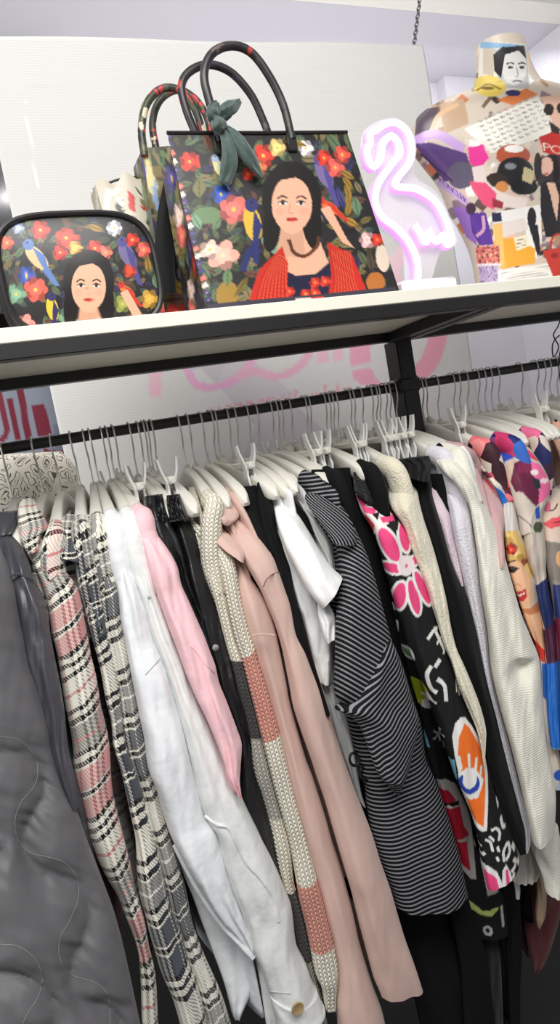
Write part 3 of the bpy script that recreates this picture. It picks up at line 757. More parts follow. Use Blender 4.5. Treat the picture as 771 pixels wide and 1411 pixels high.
# --- pouch with black piping
def pouch():
    Yq = .95; zb = SH+.001
    A0, A1 = P(67, 294, Yq), P(226, 432, Yq)
    x0, x1 = P(-3, 360, Yq)[0], P(224, 410, Yq)[0]; zt = P(110, 294, Yq)[2]
    tilt = -.03
    cx = (x0+x1)/2; hw = (x1-x0)/2; hh = (zt-zb)/2; cz = zb+hh; r = .045
    def outline(off=0, n=72):
        a = np.arange(n)*2*math.pi/n; e = 3.6
        c, s_ = np.cos(a), np.sin(a)
        return np.stack([np.sign(c)*np.abs(c)**(2/e)*(hw-off), np.sign(s_)*np.abs(s_)**(2/e)*(hh-off)], 1)
    cv = Canvas(-30, 270, 260, 480, (42, 40, 40), k=3).tf(0, 230, 2.965)
    flora(cv, 31, (-20, 190, 720, 720), 130)
    cv.flower(165, 258, 32, RED); cv.flower(75, 250, 20, (150, 160, 200)); cv.bird(150, 370, 150, 48, (92, 124, 178), (226, 186, 140)); cv.flower(108, 442, 30, BLUE); cv.flower(145, 502, 40, (222, 92, 74), n=7)
    cv.flower(66, 520, 34, TEAL); cv.bird(214, 580, 120, 78, (50, 46, 96), (222, 190, 60)); cv.flower(104, 640, 32, (240, 150, 140), n=5); cv.flower(290, 616, 40, TEAL, n=8); cv.flower(28, 310, 24, (222, 90, 60))
    cv.flower(270, 290, 36, (224, 70, 52), n=7); cv.flower(306, 330, 24, (236, 170, 90)); cv.flower(245, 350, 26, (206, 52, 44)); cv.flower(388, 332, 28, RED); cv.flower(430, 350, 24, (232, 120, 100)); cv.leaf(390, 250, 80, 26, 20, OLIVE)
    cv.flower(466, 250, 26, (214, 214, 226), n=8); cv.bird(520, 360, 140, 60, (82, 74, 136), (116, 106, 150)); cv.flower(540, 298, 24, RED); cv.flower(586, 338, 26, (236, 104, 92)); cv.leaf(604, 400, 66, 30, 80, OLIVE); cv.flower(530, 425, 24, (196, 70, 44)); cv.leaf(636, 470, 60, 30, 70, (104, 130, 96)); cv.flower(610, 540, 32, (196, 152, 66)); cv.flower(500, 560, 30, (146, 150, 80))
    cv.bird(520, 510, 90, 40, (200, 56, 40), (226, 120, 60)); cv.poly([(490, 515), (520, 500), (590, 620), (560, 640)], SKIN)
    cv.poly([(345, 590), (440, 580), (470, 720), (320, 720)], SKIN)
    lady(cv, 362, 490, 150, 200)
    cv.poly([(250, 720), (330, 640), (350, 720)], (186, 46, 36)); cv.poly([(450, 640), (540, 700), (540, 740), (440, 720)], (186, 46, 36))
    t = empty('pouch', (cx, Yq+.02, zb), 'rounded floral pouch with black piping and a printed woman, leftmost on the shelf', 'pouch')
    def face(yf, sgn, name, canvas):
        n = 120; ol = outline(.003, 320); g = np.zeros((n, 320, 3))
        for i in range(n):
            k = (i/(n-1))
            g[i, :, 0] = cx+ol[:, 0]*k; g[i, :, 2] = cz+ol[:, 1]*k+tilt*ol[:, 0]*k*.0; g[i, :, 1] = yf-sgn*.010*math.cos(k*math.pi/2)**.7
        d = g-O0; dd = d@FWD; px = np.stack([W/2+FPX*(d@RIGHT)/dd, H/2-FPX*(d@UP)/dd], -1)
        b = MB(); b.quadgrid(g, None, canvas.sample(px), closed=True, flip=(sgn < 0)); return b.build(name, pm, t)
    face(Yq, 1, 'front_panel', cv); face(Yq+.05, -1, 'back_panel', Canvas(-30, 270, 260, 480, (40, 38, 38), 1))
    b = MB(); ol = outline(0, 72); rows = []
    for y in np.linspace(0, .05, 6): rows.append(np.stack([cx+ol[:, 0], np.full(72, Yq+y), cz+ol[:, 1]], 1))
    b.quadgrid(np.array(rows), closed=True); b.build('gusset', plain('black_gusset', (24, 23, 24), .5, .4), t)
    for y in (Yq-.001, Yq+.051):
        b = MB(); b.tube(np.stack([cx+ol[:, 0], np.full(72, y), cz+ol[:, 1]], 1), .0042, 8, closed=True, ref=(0, 1, 0)); b.build('piping', dark_trim, t)
    top = ol[4:33]
    b = MB(); b.tube(np.stack([cx+top[:, 0], np.full(len(top), Yq+.025), cz+top[:, 1]+.001], 1), .004, 8, flat=(.4, 1.4), ref=(0, 1, 0)); b.build('zip', zipm, t)
pouch()

# --- neon flamingo
def flamingo():
    Yf = 1.0
    neon = emit('neon_white_core', (255, 236, 255), 1.7); rim = emit('neon_violet_rim', (222, 150, 255), .85)
    base = NT('frosted_white_plastic', .35, .5); base.base(rgba((240, 238, 240)))
    t = empty('neon_flamingo_lamp', (P(584, 400, Yf)[0], Yf, SH), 'glowing white and violet neon flamingo lamp on a white base, beside the front tote', 'lamp')
    path = [(574, 390), (573, 362), (562, 336), (545, 316), (523, 298), (515, 276), (520, 254), (536, 230), (548, 214), (547, 199), (537, 189), (526, 199), (522, 221), (513, 231), (506, 222), (504, 206), (509, 198), (508, 186), (518, 180), (530, 172), (545, 171), (560, 184), (566, 206), (562, 226), (546, 247), (545, 258), (572, 262), (597, 278), (612, 304), (621, 332), (613, 338), (609, 324), (600, 334), (592, 326), (589, 318), (585, 336), (577, 322), (569, 311)]
    c = crv(path, 230); pts = np.array([P(x, y, Yf) for x, y in c])
    b = MB(); b.tube(pts+[0, -.004, 0], .0052, 10, ref=(0, 1, 0)); b.build('neon_tube', neon, t)
    b = MB(); b.tube(pts+[-.0015, .004, -.001], .0068, 10, flat=(.9, 1), ref=(0, 1, 0)); b.build('tube_backing', rim, t)
    ac = NT('clear_acrylic', .1, .5); ac.base((.96, .95, .97, 1)); ac.b.inputs['Alpha'].default_value = .22
    out = crv([(497, 200), (505, 176), (540, 163), (572, 190), (570, 240), (604, 268), (630, 334), (606, 348), (590, 392), (560, 392), (552, 340), (508, 300), (508, 262), (522, 236), (500, 232)], 60, True)
    a3 = [P(x, y, Yf+.012) for x, y in out]
    b = MB(); b.face(a3[::-1]); o = b.build('backing_plate', ac.m, t, smooth=False); o.modifiers.new('thickness', 'SOLIDIFY').thickness = .003
    x0, x1 = P(546, 398, Yf)[0], P(622, 394, Yf)[0]; zt = P(584, 387, Yf)[2]
    b = MB(); b.box(((x0+x1)/2, Yf+.006, (SH+zt)/2), (x1-x0, .05, zt-SH), bev=.005); b.build('base', base.m, t)
flamingo()

# --- papered torso
def torso():
    Ym = 1.055; zb = SH+.001
    sil = crv([(661, 60), (662, 80), (661, 104), (656, 122), (646, 132), (631, 137), (612, 141), (595, 147), (580, 156), (571, 170), (569.5, 186), (571, 200), (577, 213), (590, 229), (603, 245), (614, 264), (625, 291), (638, 313), (650, 337), (657, 359), (661, 380), (664, 400)], 260)
    axis = P(693, 95, Ym)[0]
    Lw = np.array([P(x, y, Ym) for x, y in sil]); a = axis-Lw[:, 0]+.0; z = Lw[:, 2]; z[-1] = zb
    zz = np.maximum(z, zb); n = len(a); m = 420
    g = np.zeros((n, m, 3)); ang = np.arange(m)*2*math.pi/m
    for i in range(n):
        rel = (z[0]-z[i])
        f_ = min(1, max(0, (rel-.05)/.09)); f_ = f_*f_*(3-2*f_); dep = a[i]*.8*(1-f_)+min(a[i]*.62, .062)*f_
        w1 = math.exp(-((rel-.225)/.06)**2)
        c, s_ = np.cos(ang), np.sin(ang)
        bust = w1*.028*(np.exp(-((c-.42)/.28)**2)+np.exp(-((c+.42)/.28)**2))*np.clip(-s_, 0, 1)
        g[i, :, 0] = axis+a[i]*c; g[i, :, 1] = Ym+dep*np.sign(s_)*np.abs(s_)**.85-bust; g[i, :, 2] = zz[i]+.012*(1-abs(1))+0*c
    d = g-O0; dd = d@FWD; px = np.stack([W/2+FPX*(d@RIGHT)/dd, H/2-FPX*(d@UP)/dd], -1)
    cv = Canvas(540, 30, 900, 430, (206, 192, 176), k=2.5); rng = random.Random(9)
    pal = [(176, 140, 110), (222, 206, 190), (96, 80, 74), (232, 190, 160), (140, 120, 130), (240, 236, 228), (60, 52, 54), (200, 120, 80), (214, 184, 170), (120, 96, 84)]
    for i in range(330):
        x, y = rng.uniform(560, 890), rng.uniform(60, 420); w, h = rng.uniform(5, 20), rng.uniform(5, 20); r = rng.uniform(0, 3.1)
        cs, sn = math.cos(r), math.sin(r)
        cv.poly([(x+u*w*cs-v*h*sn, y+u*w*sn+v*h*cs) for u, v in ((-.5, -.5), (.5, -.4), (.5, .5), (-.4, .5))], rng.choice(pal))
    cv.tf(480, 0, 2.6495)      # crop of the upper half
    cv.poly([(478, 150), (650, 160), (660, 330), (470, 320)], (222, 216, 206))
    cv.poly([(490, 172), (530, 172), (530, 280), (490, 270)], (190, 178, 160)); cv.poly([(480, 150), (640, 165), (640, 176), (480, 176)], (128, 166, 196))
    # grey printed portrait of a man, plain
    cv.poly([(530, 180), (648, 172), (660, 325), (560, 320), (536, 260)], (178, 178, 176))
    cv.ell(604, 246, 46, 66, (208, 206, 202)); cv.poly([(532, 260), (528, 200), (560, 172), (640, 166), (648, 215), (620, 184), (570, 200), (556, 285)], (36, 34, 34))
    for x in (590, 632): cv.ell(x, 246, 10, 5, (52, 50, 50)); cv.line([(x-14, 234), (x, 229), (x+14, 234)], 5, (60, 58, 58))
    cv.line([(612, 246), (618, 276), (606, 280)], 4, (140, 138, 136)); cv.line([(598, 298), (614, 294), (632, 298)], 6, (96, 92, 92))
    cv.ell(512, 314, 62, 38, (216, 192, 92), 6); cv.line([(466, 330), (510, 308), (556, 326)], 7, (140, 112, 40)); cv.ell(508, 322, 24, 6, (120, 96, 40))
    cv.poly([(540, 365), (650, 322), (690, 345), (600, 384)], (214, 122, 66)); cv.ell(600, 340, 28, 12, (52, 46, 90)); cv.poly([(420, 470), (690, 352), (780, 480), (520, 560)], (232, 228, 216))
    cv.poly([(330, 380), (420, 360), (440, 450), (350, 490)], (190, 160, 130)); cv.poly([(250, 400), (330, 390), (300, 500), (240, 500)], (88, 74, 84)); cv.line([(300, 480), (330, 420), (400, 380)], 16, (216, 176, 140)); cv.line([(240, 515), (320, 490), (420, 545)], 34, (196, 164, 214))
    cv.poly([(236, 525), (300, 520), (430, 560), (460, 662), (350, 662)], (88, 66, 116)); cv.ell(410, 640, 50, 50, (96, 90, 108)); cv.line([(260, 560), (330, 620), (380, 662)], 6, (60, 44, 84))
    for r in range(7):          # rows of slanted scribble on the paper
        for k in range(9):
            x = 470+r*9+k*24; y = 446+r*17-k*11
            cv.line([(x, y), (x+5, y-6), (x+9, y+1), (x+14, y-6), (x+19, y-3)], 3.0, (150, 146, 142))
    cv.poly([(700, 354), (771, 345), (900, 360), (900, 470), (760, 500), (735, 430)], (222, 180, 158)); cv.ell(730, 400, 18, 22, (48, 36, 34)); cv.ell(775, 395, 16, 20, (48, 36, 34)); cv.poly([(730, 440), (771, 470), (771, 520), (745, 500)], (54, 44, 44))
    cv.poly([(695, 500), (740, 482), (800, 500), (800, 580), (710, 556)], (184, 50, 44))
    cv.text('PO', lambda x, y: (706+x*74, 548-y*42+x*18), (238, 226, 214))
    cv.tf(480, 180, 2.6495)    # crop of the lower half
    cv.poly([(435, 60), (490, 50), (512, 100), (470, 148), (440, 110)], (230, 62, 150)); cv.poly([(440, 30), (480, 40), (480, 55), (440, 60)], (240, 236, 232))
    cv.ell(600, 90, 62, 40, (176, 84, 56)); cv.ell(604, 66, 36, 14, (236, 232, 224)); cv.ell(608, 150, 66, 54, (38, 38, 40)); cv.ell(590, 130, 22, 12, (130, 134, 138)); cv.ell(640, 205, 50, 30, (34, 33, 34)); cv.poly([(640, 130), (682, 150), (668, 196), (632, 180)], (206, 194, 150))
    cv.ell(540, 180, 40, 26, (54, 44, 40)); cv.ell(560, 205, 24, 20, (206, 138, 76)); cv.line([(470, 130), (490, 200), (560, 250), (650, 270)], 44, (226, 212, 204)); cv.poly([(440, 185), (500, 190), (540, 230), (530, 290), (490, 270), (455, 220)], (228, 84, 120)); cv.poly([(525, 245), (565, 262), (560, 285), (525, 278)], (150, 50, 60))
    cv.poly([(690, 110), (735, 85), (900, 110), (900, 230), (690, 200)], (60, 52, 54)); cv.ell(722, 130, 24, 34, (224, 180, 160)); cv.ell(690, 130, 14, 50, (40, 34, 36)); cv.line([(750, 90), (758, 150), (750, 210)], 20, (40, 34, 36)); cv.poly([(700, 200), (720, 180), (760, 190), (900, 210), (900, 360), (720, 390), (700, 300)], (34, 32, 36)); cv.poly([(722, 190), (752, 190), (768, 240), (760, 330), (748, 290), (735, 230)], (226, 184, 160)); cv.ell(722, 158, 8, 4, (196, 70, 70))
    cv.poly([(640, 280), (700, 270), (705, 400), (690, 470), (650, 430)], (236, 232, 228)); cv.ell(668, 320, 16, 40, (40, 38, 40)); cv.poly([(655, 340), (690, 345), (700, 430), (690, 462), (676, 410)], (40, 38, 40))
    cv.poly([(330, 170), (440, 250), (428, 275), (320, 195)], (196, 168, 216)); cv.text('MONCLER', lambda x, y: (330+x*106-y*13, 186+x*84-y*36), (40, 30, 62))
    cv.poly([(380, 280), (440, 280), (470, 420), (430, 390)], (150, 112, 190)); cv.poly([(440, 300), (500, 300), (530, 416), (478, 420), (450, 370)], (92, 56, 150)); cv.ell(446, 285, 18, 22, (70, 48, 66)); cv.line([(490, 310), (492, 360), (466, 386)], 12, (206, 160, 190))
    cv.poly([(520, 300), (640, 280), (645, 320), (525, 340)], (232, 228, 224)); cv.poly([(522, 300), (555, 298), (560, 330), (524, 334)], (44, 46, 72)); cv.poly([(526, 345), (640, 318), (655, 360), (530, 400)], (222, 212, 204))
    cv.poly([(528, 400), (600, 390), (680, 430), (680, 484), (560, 506), (540, 470)], (232, 166, 58)); cv.poly([(528, 345), (560, 340), (570, 500), (540, 490)], (236, 190, 110)); cv.poly([(602, 392), (650, 378), (660, 420), (612, 440)], (236, 226, 200))
    for k in range(3): cv.line([(612, 402+k*12), (646, 393+k*12)], 2.5, (120, 110, 90), False)
    cv.poly([(462, 425), (550, 418), (552, 486), (470, 488)], (214, 120, 110))
    for i in range(60): cv.ell(rng.uniform(465, 548), rng.uniform(422, 486), 4, 4, rng.choice([(160, 70, 70), (236, 180, 150), (110, 60, 60), (230, 140, 110)]))
    cv.poly([(466, 486), (556, 484), (556, 492), (468, 496)], (228, 220, 220)); cv.poly([(474, 495), (545, 492), (545, 580), (480, 580)], (180, 162, 196))
    for i in range(70): cv.ell(rng.uniform(476, 543), rng.uniform(497, 575), 3, 3, rng.choice([(140, 120, 160), (210, 196, 220), (120, 100, 130)]))
    cv.poly([(545, 510), (735, 484), (750, 560), (545, 580)], (236, 232, 224))
    for k in range(6): cv.line([(556, 522+k*10), (730, 494+k*10)], 2.4, (176, 172, 168), False)
    cv.poly([(708, 440), (771, 425), (860, 430), (860, 540), (745, 530)], (196, 60, 48)); cv.line([(736, 440), (744, 392), (771, 378), (800, 400)], 8, (190, 60, 50)); cv.ell(752, 456, 14, 10, (150, 40, 34))
    mb = MB(); b0 = mb.quadgrid(g[::-1], None, cv.sample(px)[::-1], closed=True)
    mb.fan([b0+j for j in range(m)][::-1])
    t = empty('torso_form', (axis, Ym, zb), 'dress form papered with magazine cuttings, at the right end of the shelf', 'mannequin')
    mb.build('torso', printed('magazine_paper', .32, .5, 60, .15), t)
    b = MB(); b.quadgrid(np.array([g[0], (g[0]-[axis, Ym, 0])*np.array([.02, .02, 1])+[axis, Ym, .003]]), None, np.tile(lin((110, 160, 200)), (2, m, 1)), closed=True, flip=True)
    b.build('neck_cap', printed('blue_paper', .4), t)
torso()
# ------------------------------------------------------------------ garments on the rail
def sh(pts, dx, dy=0): return [(x+dx, y+dy) for x, y in pts]
GH = {}; CAPPED = set()
GARM = []          # (name, X at the rail, near-tip X, hanger label part)
ARM = .172
def armz(q): return -.031-.046*abs(q)**1.5
def hangyaw(i, tip): return math.atan2(max(-.045, min(.045, tip-HOOKX[i])), .205)
def shouldercaps(parent, mat, cen):
    """cloth over the two ends of the hanger; the near one runs down into the sleeve"""
    i, tip = GH[parent.name]; yw = hangyaw(i, tip)
    def arm(q, dz=0.0):
        y = -q*ARM; return np.array([HOOKX[i]-y*math.sin(yw), 1.15+y*math.cos(yw), EYE+armz(q)+dz])
    k = int(len(cen)*.10); tgt = cen[k]; far = [arm(-.78), arm(-.88), arm(-1.0), arm(-1.05, -.03), arm(-1.05, -.10)]
    rr = [.0140, .0155, .0165, .0145, .006]
    near = [arm(.80), arm(.90), arm(1.0)]
    if np.linalg.norm(tgt-near[-1]) < .125:
        m = (near[-1]+tgt)/2; m[2] += .012; near += [m, tgt, cen[int(len(cen)*.17)]]; rn = [.0145, .017, .0185, .0185, .016, .012]
    else:
        near += [arm(1.05, -.03), arm(1.05, -.10)]; rn = rr
    for p, r in ((near, rn), (far, rr)):
        c = crv(p, 30); t = np.interp(np.linspace(0, 1, 30), np.linspace(0, 1, len(r)), r)
        b = MB(); b.tube(c, t, 22, flat=(1.12, .86), ref=(0, 0, 1)); b.build('shoulder', mat, parent, auto=0)
def slabbody(name, parent, cen, Xh, mat, yb=1.335, thk=.0075, zdrop=.0, seed=0, yf=.012, i0=6, zlow=None, clip=False):
    """the rest of the garment: a thin folded slab from the near sleeve back past the rail"""
    if not clip and parent.name.split('.')[0] not in ('coat', 't_shirt', 'top', 'leather_jacket', 'quilted_coat') and parent.name in GH and parent.name not in CAPPED: CAPPED.add(parent.name); shouldercaps(parent, mat, cen)
    cen = cen[i0:]; n = 46; ny = 26; zt0 = cen[0][2]
    zb = cen[-1][2] if zlow is None else zlow
    rows = []; rng = random.Random(seed)
    for i in range(n):
        f = i/(n-1); zc = cen[0][2]*(1-f)+zb*f
        k = np.interp(-zc, -cen[:, 2], np.arange(len(cen))); xc = np.interp(k, np.arange(len(cen)), cen[:, 0]); yc = np.interp(k, np.arange(len(cen)), cen[:, 1])
        ys = np.linspace(yc+yf, yb, ny); pl = []; pr = []
        for y in ys:
            w = min(1, max(0, (y-yc)/(1.15-yc))); x = xc*(1-w)+Xh*w
            arm = abs(y-1.15)/.205
            ztop = EYE-.03-.055*min(arm, 1.1)**1.5-zdrop if not clip else EYE-.10-zdrop
            if arm < .35 and not clip: ztop -= .06*(1-(arm/.35)**2)
            z = ztop*(1-f)+zb*f
            th = thk*(.75+.4*math.sin(y*40+seed)*math.sin(z*6+seed*2))*min(1, .25+.75*min((y-ys[0])/.03, (yb-y)/.03+.0001)) + .0006
            pl.append((x-th, y, z)); pr.append((x+th, y, z))
        rows.append(pl+pr[::-1])
    b = MB(); g = np.array(rows); m = g.shape[1]
    uv = np.zeros((n, m+1, 2)); uv[:, :-1, 0] = g[:, :, 1]; uv[:, -1, 0] = g[:, 0, 1]; uv[:, :-1, 1] = -g[:, :, 2]; uv[:, -1, 1] = -g[:, 0, 2]
    b0 = b.quadgrid(g, uv, closed=True, flip=False)
    b.fan([b0+j for j in range(m)][::-1]); b.fan([b0+(n-1)*m+j for j in range(m)])
    return b.build(name, mat, parent, auto=0)
HOOKPX = [2, 45, 70, 97, 115, 123, 139, 146, 155, 177, 189, 196, 200, 207, 245, 257, 275, 288, 294, 311, 321, 338, 350, 370, 378, 384, 396, 417, 422, 444, 450, 454, 460, 478, 483, 494, 508, 513, 518, 526, 532, 541, 577, 583, 598, 620, 628, 639, 654, 663, 672, 682, 714, 735, 745, 753, 763, 769]
HOOKX = [float(P(x, 618-.153*x, 1.15)[0]) for x in HOOKPX]
FREE = list(range(len(HOOKX)))
def takehook(X):
    i = min(FREE, key=lambda k: abs(HOOKX[k]-X)); FREE.remove(i); return i
HANG = {}          # hook index -> (kind, tipX, what it carries)
def garment(name, label, cat, X, carries, kind='coat', group=None, tipx=None):
    """registers the hanger and returns the garment's empty"""
    i = takehook(X); HANG[i] = (kind, X if tipx is None else tipx, carries)
    g = empty(name, (HOOKX[i], 1.15, EYE-.05), label, cat, group); GH[g.name] = (i, X if tipx is None else tipx); return g, HOOKX[i]
def xat(Lp, Rp, Y=.955, k=.12):
    a, b = crv(Lp, 50)[int(50*k)], crv(Rp, 50)[int(50*k)]; return float((P(*a, Y)[0]+P(*b, Y)[0])/2)

# ---- 1 quilted coat --------------------------------------------------------
quiltm = fabric('dark_grey_quilted_nylon', (98, 97, 99), .42, 700, .10, .0003, .04, .1, fold=.06)
R1 = A_((0, 345), (45, 470), (75, 580), (100, 720), (150, 950), (200, 1100), (240, 1240), (275, 1411))+E_((330, 100), (400, 250), (450, 400), (500, 530), (550, 660), (600, 800), (640, 950), (680, 1130), (720, 1320), (745, 1430))
L1 = [(-70, 760), (-80, 850), (-90, 1000), (-95, 1150), (-95, 1300), (-90, 1430)]
Q1 = crv(A_((-160, 1350), (0, 1370), (70, 1378), (120, 1400))+E_((185, -10), (200, 60), (185, 140), (110, 240), (80, 330), (95, 430), (160, 500), (260, 525), (350, 560), (410, 640), (415, 740), (370, 860), (320, 950), (315, 1050), (360, 1140), (440, 1170), (520, 1200), (575, 1270), (585, 1430)), 160)
Q2 = crv(E_((-200, 975), (0, 988), (100, 1000), (190, 1070), (225, 1170), (200, 1270), (150, 1350), (110, 1430)), 60)
Q3 = crv(E_((-350, -100), (-250, 60), (-130, 140), (-60, 260), (-30, 340), (-90, 430), (-180, 520), (-200, 640), (-120, 760), (-140, 900)), 60)
QQ = [Q1, Q2, Q3]
def quilt(pp, t):
    out = np.zeros(len(pp))
    d = np.full(len(pp), 1e9)
    for q in QQ: d = np.minimum(d, np.sqrt(((pp[:, None, :]-q[None])**2).sum(-1)).min(1))
    out += .016*(1-np.exp(-(d/20)**1.1))
    for k in range(len(pp)):
        x, y = pp[k]
        out[k] += .009*mnoise.noise(Vector((x*.016-y*.004, y*.006, 1.3)))+.0030*mnoise.noise(Vector((x*.018+y*.010, y*.04-x*.02, 3.1)))+.0042*mnoise.noise(Vector((x*.03+y*.02, y*.11-x*.08, 7.7)))*math.exp(-(d[k]/20))
    return out
X1 = .022
g, xh = garment('quilted_coat', 'dark grey quilted coat with wavy stitching, at the left end of the rail', 'coat', X1, 'the dark grey quilted coat', tipx=.02)
YQ = [(0, .99), (.08, .955), (.3, .92), (1, .80)]
o, cen, vl = clothtube('body', L1, R1, quiltm, g, Yp=YQ, d=.055, n=200, m=150, fold=.002, crease=.0025, relief=quilt, seed=1, power=.8)
thread = plain('grey_thread', (128, 128, 127), .7)
for q in (Q1, Q2): seam('stitching', o, q, thread, g, .00045, 260)
# folded shoulder of the coat
clothtube('shoulder', A_((-180, 330), (-200, 480), (-160, 640), (-120, 700)), A_((-5, 330), (52, 480), (92, 600), (100, 690)), quiltm, g, Yp=[(0, 1.0), (.4, .945), (1, .955)], d=.035, n=50, m=60, fold=.006, crease=.006, seed=3)
slabbody('back', g, cen, xh, quiltm, seed=1, i0=14)

# ---- 2 faux leather jacket ---------------------------------------------------
leath = NT('dark_grey_faux_leather', .36, .5); leath.base(leath.mix(leath.noise(leath.obj(), 12), rgba((62, 62, 68)), rgba((76, 76, 82)))); leath.bump(leath.noise(leath.obj(), 260, 3), .25, .0008); leath.bump(leath.noise(leath.obj(), 34, 2), .35, .006); leath = leath.m
R2 = A_((40, 270), (105, 345), (150, 430), (178, 530), (230, 620), (255, 700), (265, 800), (282, 900), (302, 1000), (322, 1100), (342, 1230), (360, 1411))+E_((392, 90), (420, 260))
L2 = A_((-30, 285), (0, 360), (30, 480), (60, 600), (80, 720), (120, 900), (170, 1080), (215, 1240), (250, 1411))+E_((300, 90), (370, 260))
X2 = xat(L2, R2); g, xh = garment('leather_jacket', 'dark grey leather-look jacket squeezed between the quilted coat and the pink plaid shirt', 'jacket', X2, 'the dark leather-look jacket')
o2, cen, vl = clothtube('sleeve', L2, R2, leath, g, d=.03, fold=.005, crease=.007, seed=5, n=90, m=60)
slabbody('body', g, cen, xh, leath, seed=2, zlow=cen[-1][2]-.25)
clothtube('collar', A_((-40, 180), (-30, 240), (-10, 300)), A_((92, 165), (92, 235), (70, 290)), leath, g, Yp=[(0, 1.04), (1, 1.0)], d=.02, n=26, m=40, fold=.003, seed=6)
b = MB(); b.tube([P(x, y, .945-.02) for x, y in crv(A_((48, 520), (90, 505), (140, 520), (178, 535)), 16)], .0016, 6); b.build('seam', leath, g)

# ---- 3 pink plaid shirt -------------------------------------------------------
pk_pl = plaid('pink_black_plaid', (214, 150, 148), pv=.205, pu=.15, u0=.06, v0=.09)
R3 = A_((205, 280), (270, 340), (330, 460), (400, 560), (432, 650), (447, 740), (470, 850), (482, 930), (500, 1000), (520, 1100), (535, 1200), (560, 1300), (580, 1411))+E_((592, 130), (612, 240), (652, 400), (692, 560), (716, 680), (752, 800), (771, 880), (792, 1000), (825, 1150), (840, 1430))
L3 = A_((110, 290), (130, 370), (190, 480), (240, 600), (262, 740), (275, 830), (300, 920), (320, 1040), (345, 1200), (365, 1300), (385, 1411))+E_((398, 100), (450, 350), (500, 480), (530, 560), (570, 640), (620, 720), (660, 820), (710, 950), (735, 1040), (745, 1150), (755, 1430))
X3 = xat(L3, R3); g, xh = garment('plaid_shirt', 'pink, cream and black plaid shirt with a turned collar', 'shirt', X3, 'the pink plaid shirt')
o3, cen, vl = clothtube('sleeve', L3, R3, pk_pl, g, d=.03, fold=.004, crease=.004, seed=8, n=90)
slabbody('body', g, cen, xh, pk_pl, seed=3)
clothtube('collar', A_((130, 90), (98, 150), (100, 260), (118, 340), (150, 400)), A_((178, 105), (222, 180), (254, 255), (215, 300), (200, 380)), pk_pl, g, Yp=[(0, 1.06), (.5, 1.0), (1, .965)], d=.016, n=40, m=40, fold=.003, seed=9)
clothtube('front', A_((105, 300), (125, 400), (170, 540), (215, 700)), A_((170, 330), (200, 460), (250, 620), (270, 740)), pk_pl, g, Yp=[(0, 1.03), (.4, .995), (1, .96)], d=.012, n=40, m=36, seed=10)

# ---- 4,5 grey plaid shirts ------------------------------------------------------
gr_pl = plaid('grey_black_plaid', (78, 82, 88), acc=(236, 234, 226), pv=.215, pu=.14, u0=.04, v0=.15)
gr_pl2 = plaid('grey_black_plaid_fine', (78, 82, 88), acc=(236, 234, 226), pv=.215, pu=.12, u0=.10, v0=.13)
R5 = A_((505, 215), (535, 300), (572, 400), (602, 500), (632, 600), (637, 700), (652, 800), (682, 920), (702, 1050), (732, 1170), (752, 1300), (771, 1380))+F_((22, 50), (62, 150), (92, 260), (122, 370), (152, 480), (182, 580), (212, 680), (232, 780), (254, 880), (292, 990), (342, 1110), (392, 1220), (432, 1330), (460, 1430))
L5 = A_((425, 215), (440, 300), (470, 400), (500, 480), (520, 560), (540, 660), (560, 800), (590, 940), (630, 1100), (645, 1250), (665, 1411))+E_((745, 160),)+F_((0, 300), (55, 480), (95, 650), (125, 780), (175, 900), (215, 1050), (255, 1150), (295, 1300), (325, 1430))
R4 = A_((455, 400), (515, 510), (545, 650), (562, 770), (582, 880), (604, 960), (634, 1100), (652, 1250), (672, 1411))+E_((752, 160),)+F_((4, 270), (64, 480), (104, 650), (134, 780), (184, 900), (224, 1050), (264, 1150), (304, 1300), (334, 1430))
L4 = A_((408, 410), (415, 520), (445, 650), (470, 760), (490, 850), (520, 960), (540, 1050), (560, 1170), (590, 1290), (600, 1411))+E_((640, 60), (670, 190), (700, 330), (720, 440), (728, 620), (745, 740))+F_((0, 830), (20, 920), (50, 1020), (80, 1120), (130, 1230), (160, 1320), (190, 1430))
X4 = xat(L4, R4); g, xh = garment('plaid_shirt', 'grey, black and white plaid shirt beside the pink plaid shirt', 'shirt', X4, 'the grey plaid shirt nearer the pink plaid one')
o4, cen, vl = clothtube('sleeve', L4, R4, gr_pl, g, d=.03, fold=.004, crease=.004, seed=12, n=90)
slabbody('body', g, cen, xh, gr_pl, seed=4)
clothtube('collar', A_((375, 165), (300, 240), (282, 320), (305, 410)), A_((400, 180), (440, 260), (462, 350), (430, 440)), gr_pl, g, Yp=[(0, 1.05), (.5, 1.0), (1, .965)], d=.018, n=36, m=40, fold=.003, seed=13)
clothtube('front', A_((305, 400), (330, 520), (400, 660), (450, 800)), A_((440, 420), (440, 560), (470, 700), (490, 860)), gr_pl2, g, Yp=[(0, .99), (1, .965)], d=.012, n=40, m=36, seed=14, dy=.012)
X5 = xat(L5, R5); g, xh = garment('plaid_shirt', 'grey, black and white plaid shirt touching the white shirt', 'shirt', X5, 'the grey plaid shirt nearer the white shirt')
o5, cen, vl = clothtube('sleeve', L5, R5, gr_pl2, g, d=.03, fold=.004, crease=.004, seed=15, n=90, dy=.008)
slabbody('body', g, cen, xh, gr_pl2, seed=5)
clothtube('collar', A_((440, 185), (418, 240), (440, 330)), A_((480, 190), (520, 270), (540, 350)), gr_pl2, g, Yp=[(0, 1.03), (1, .975)], d=.015, n=24, m=36, seed=16)

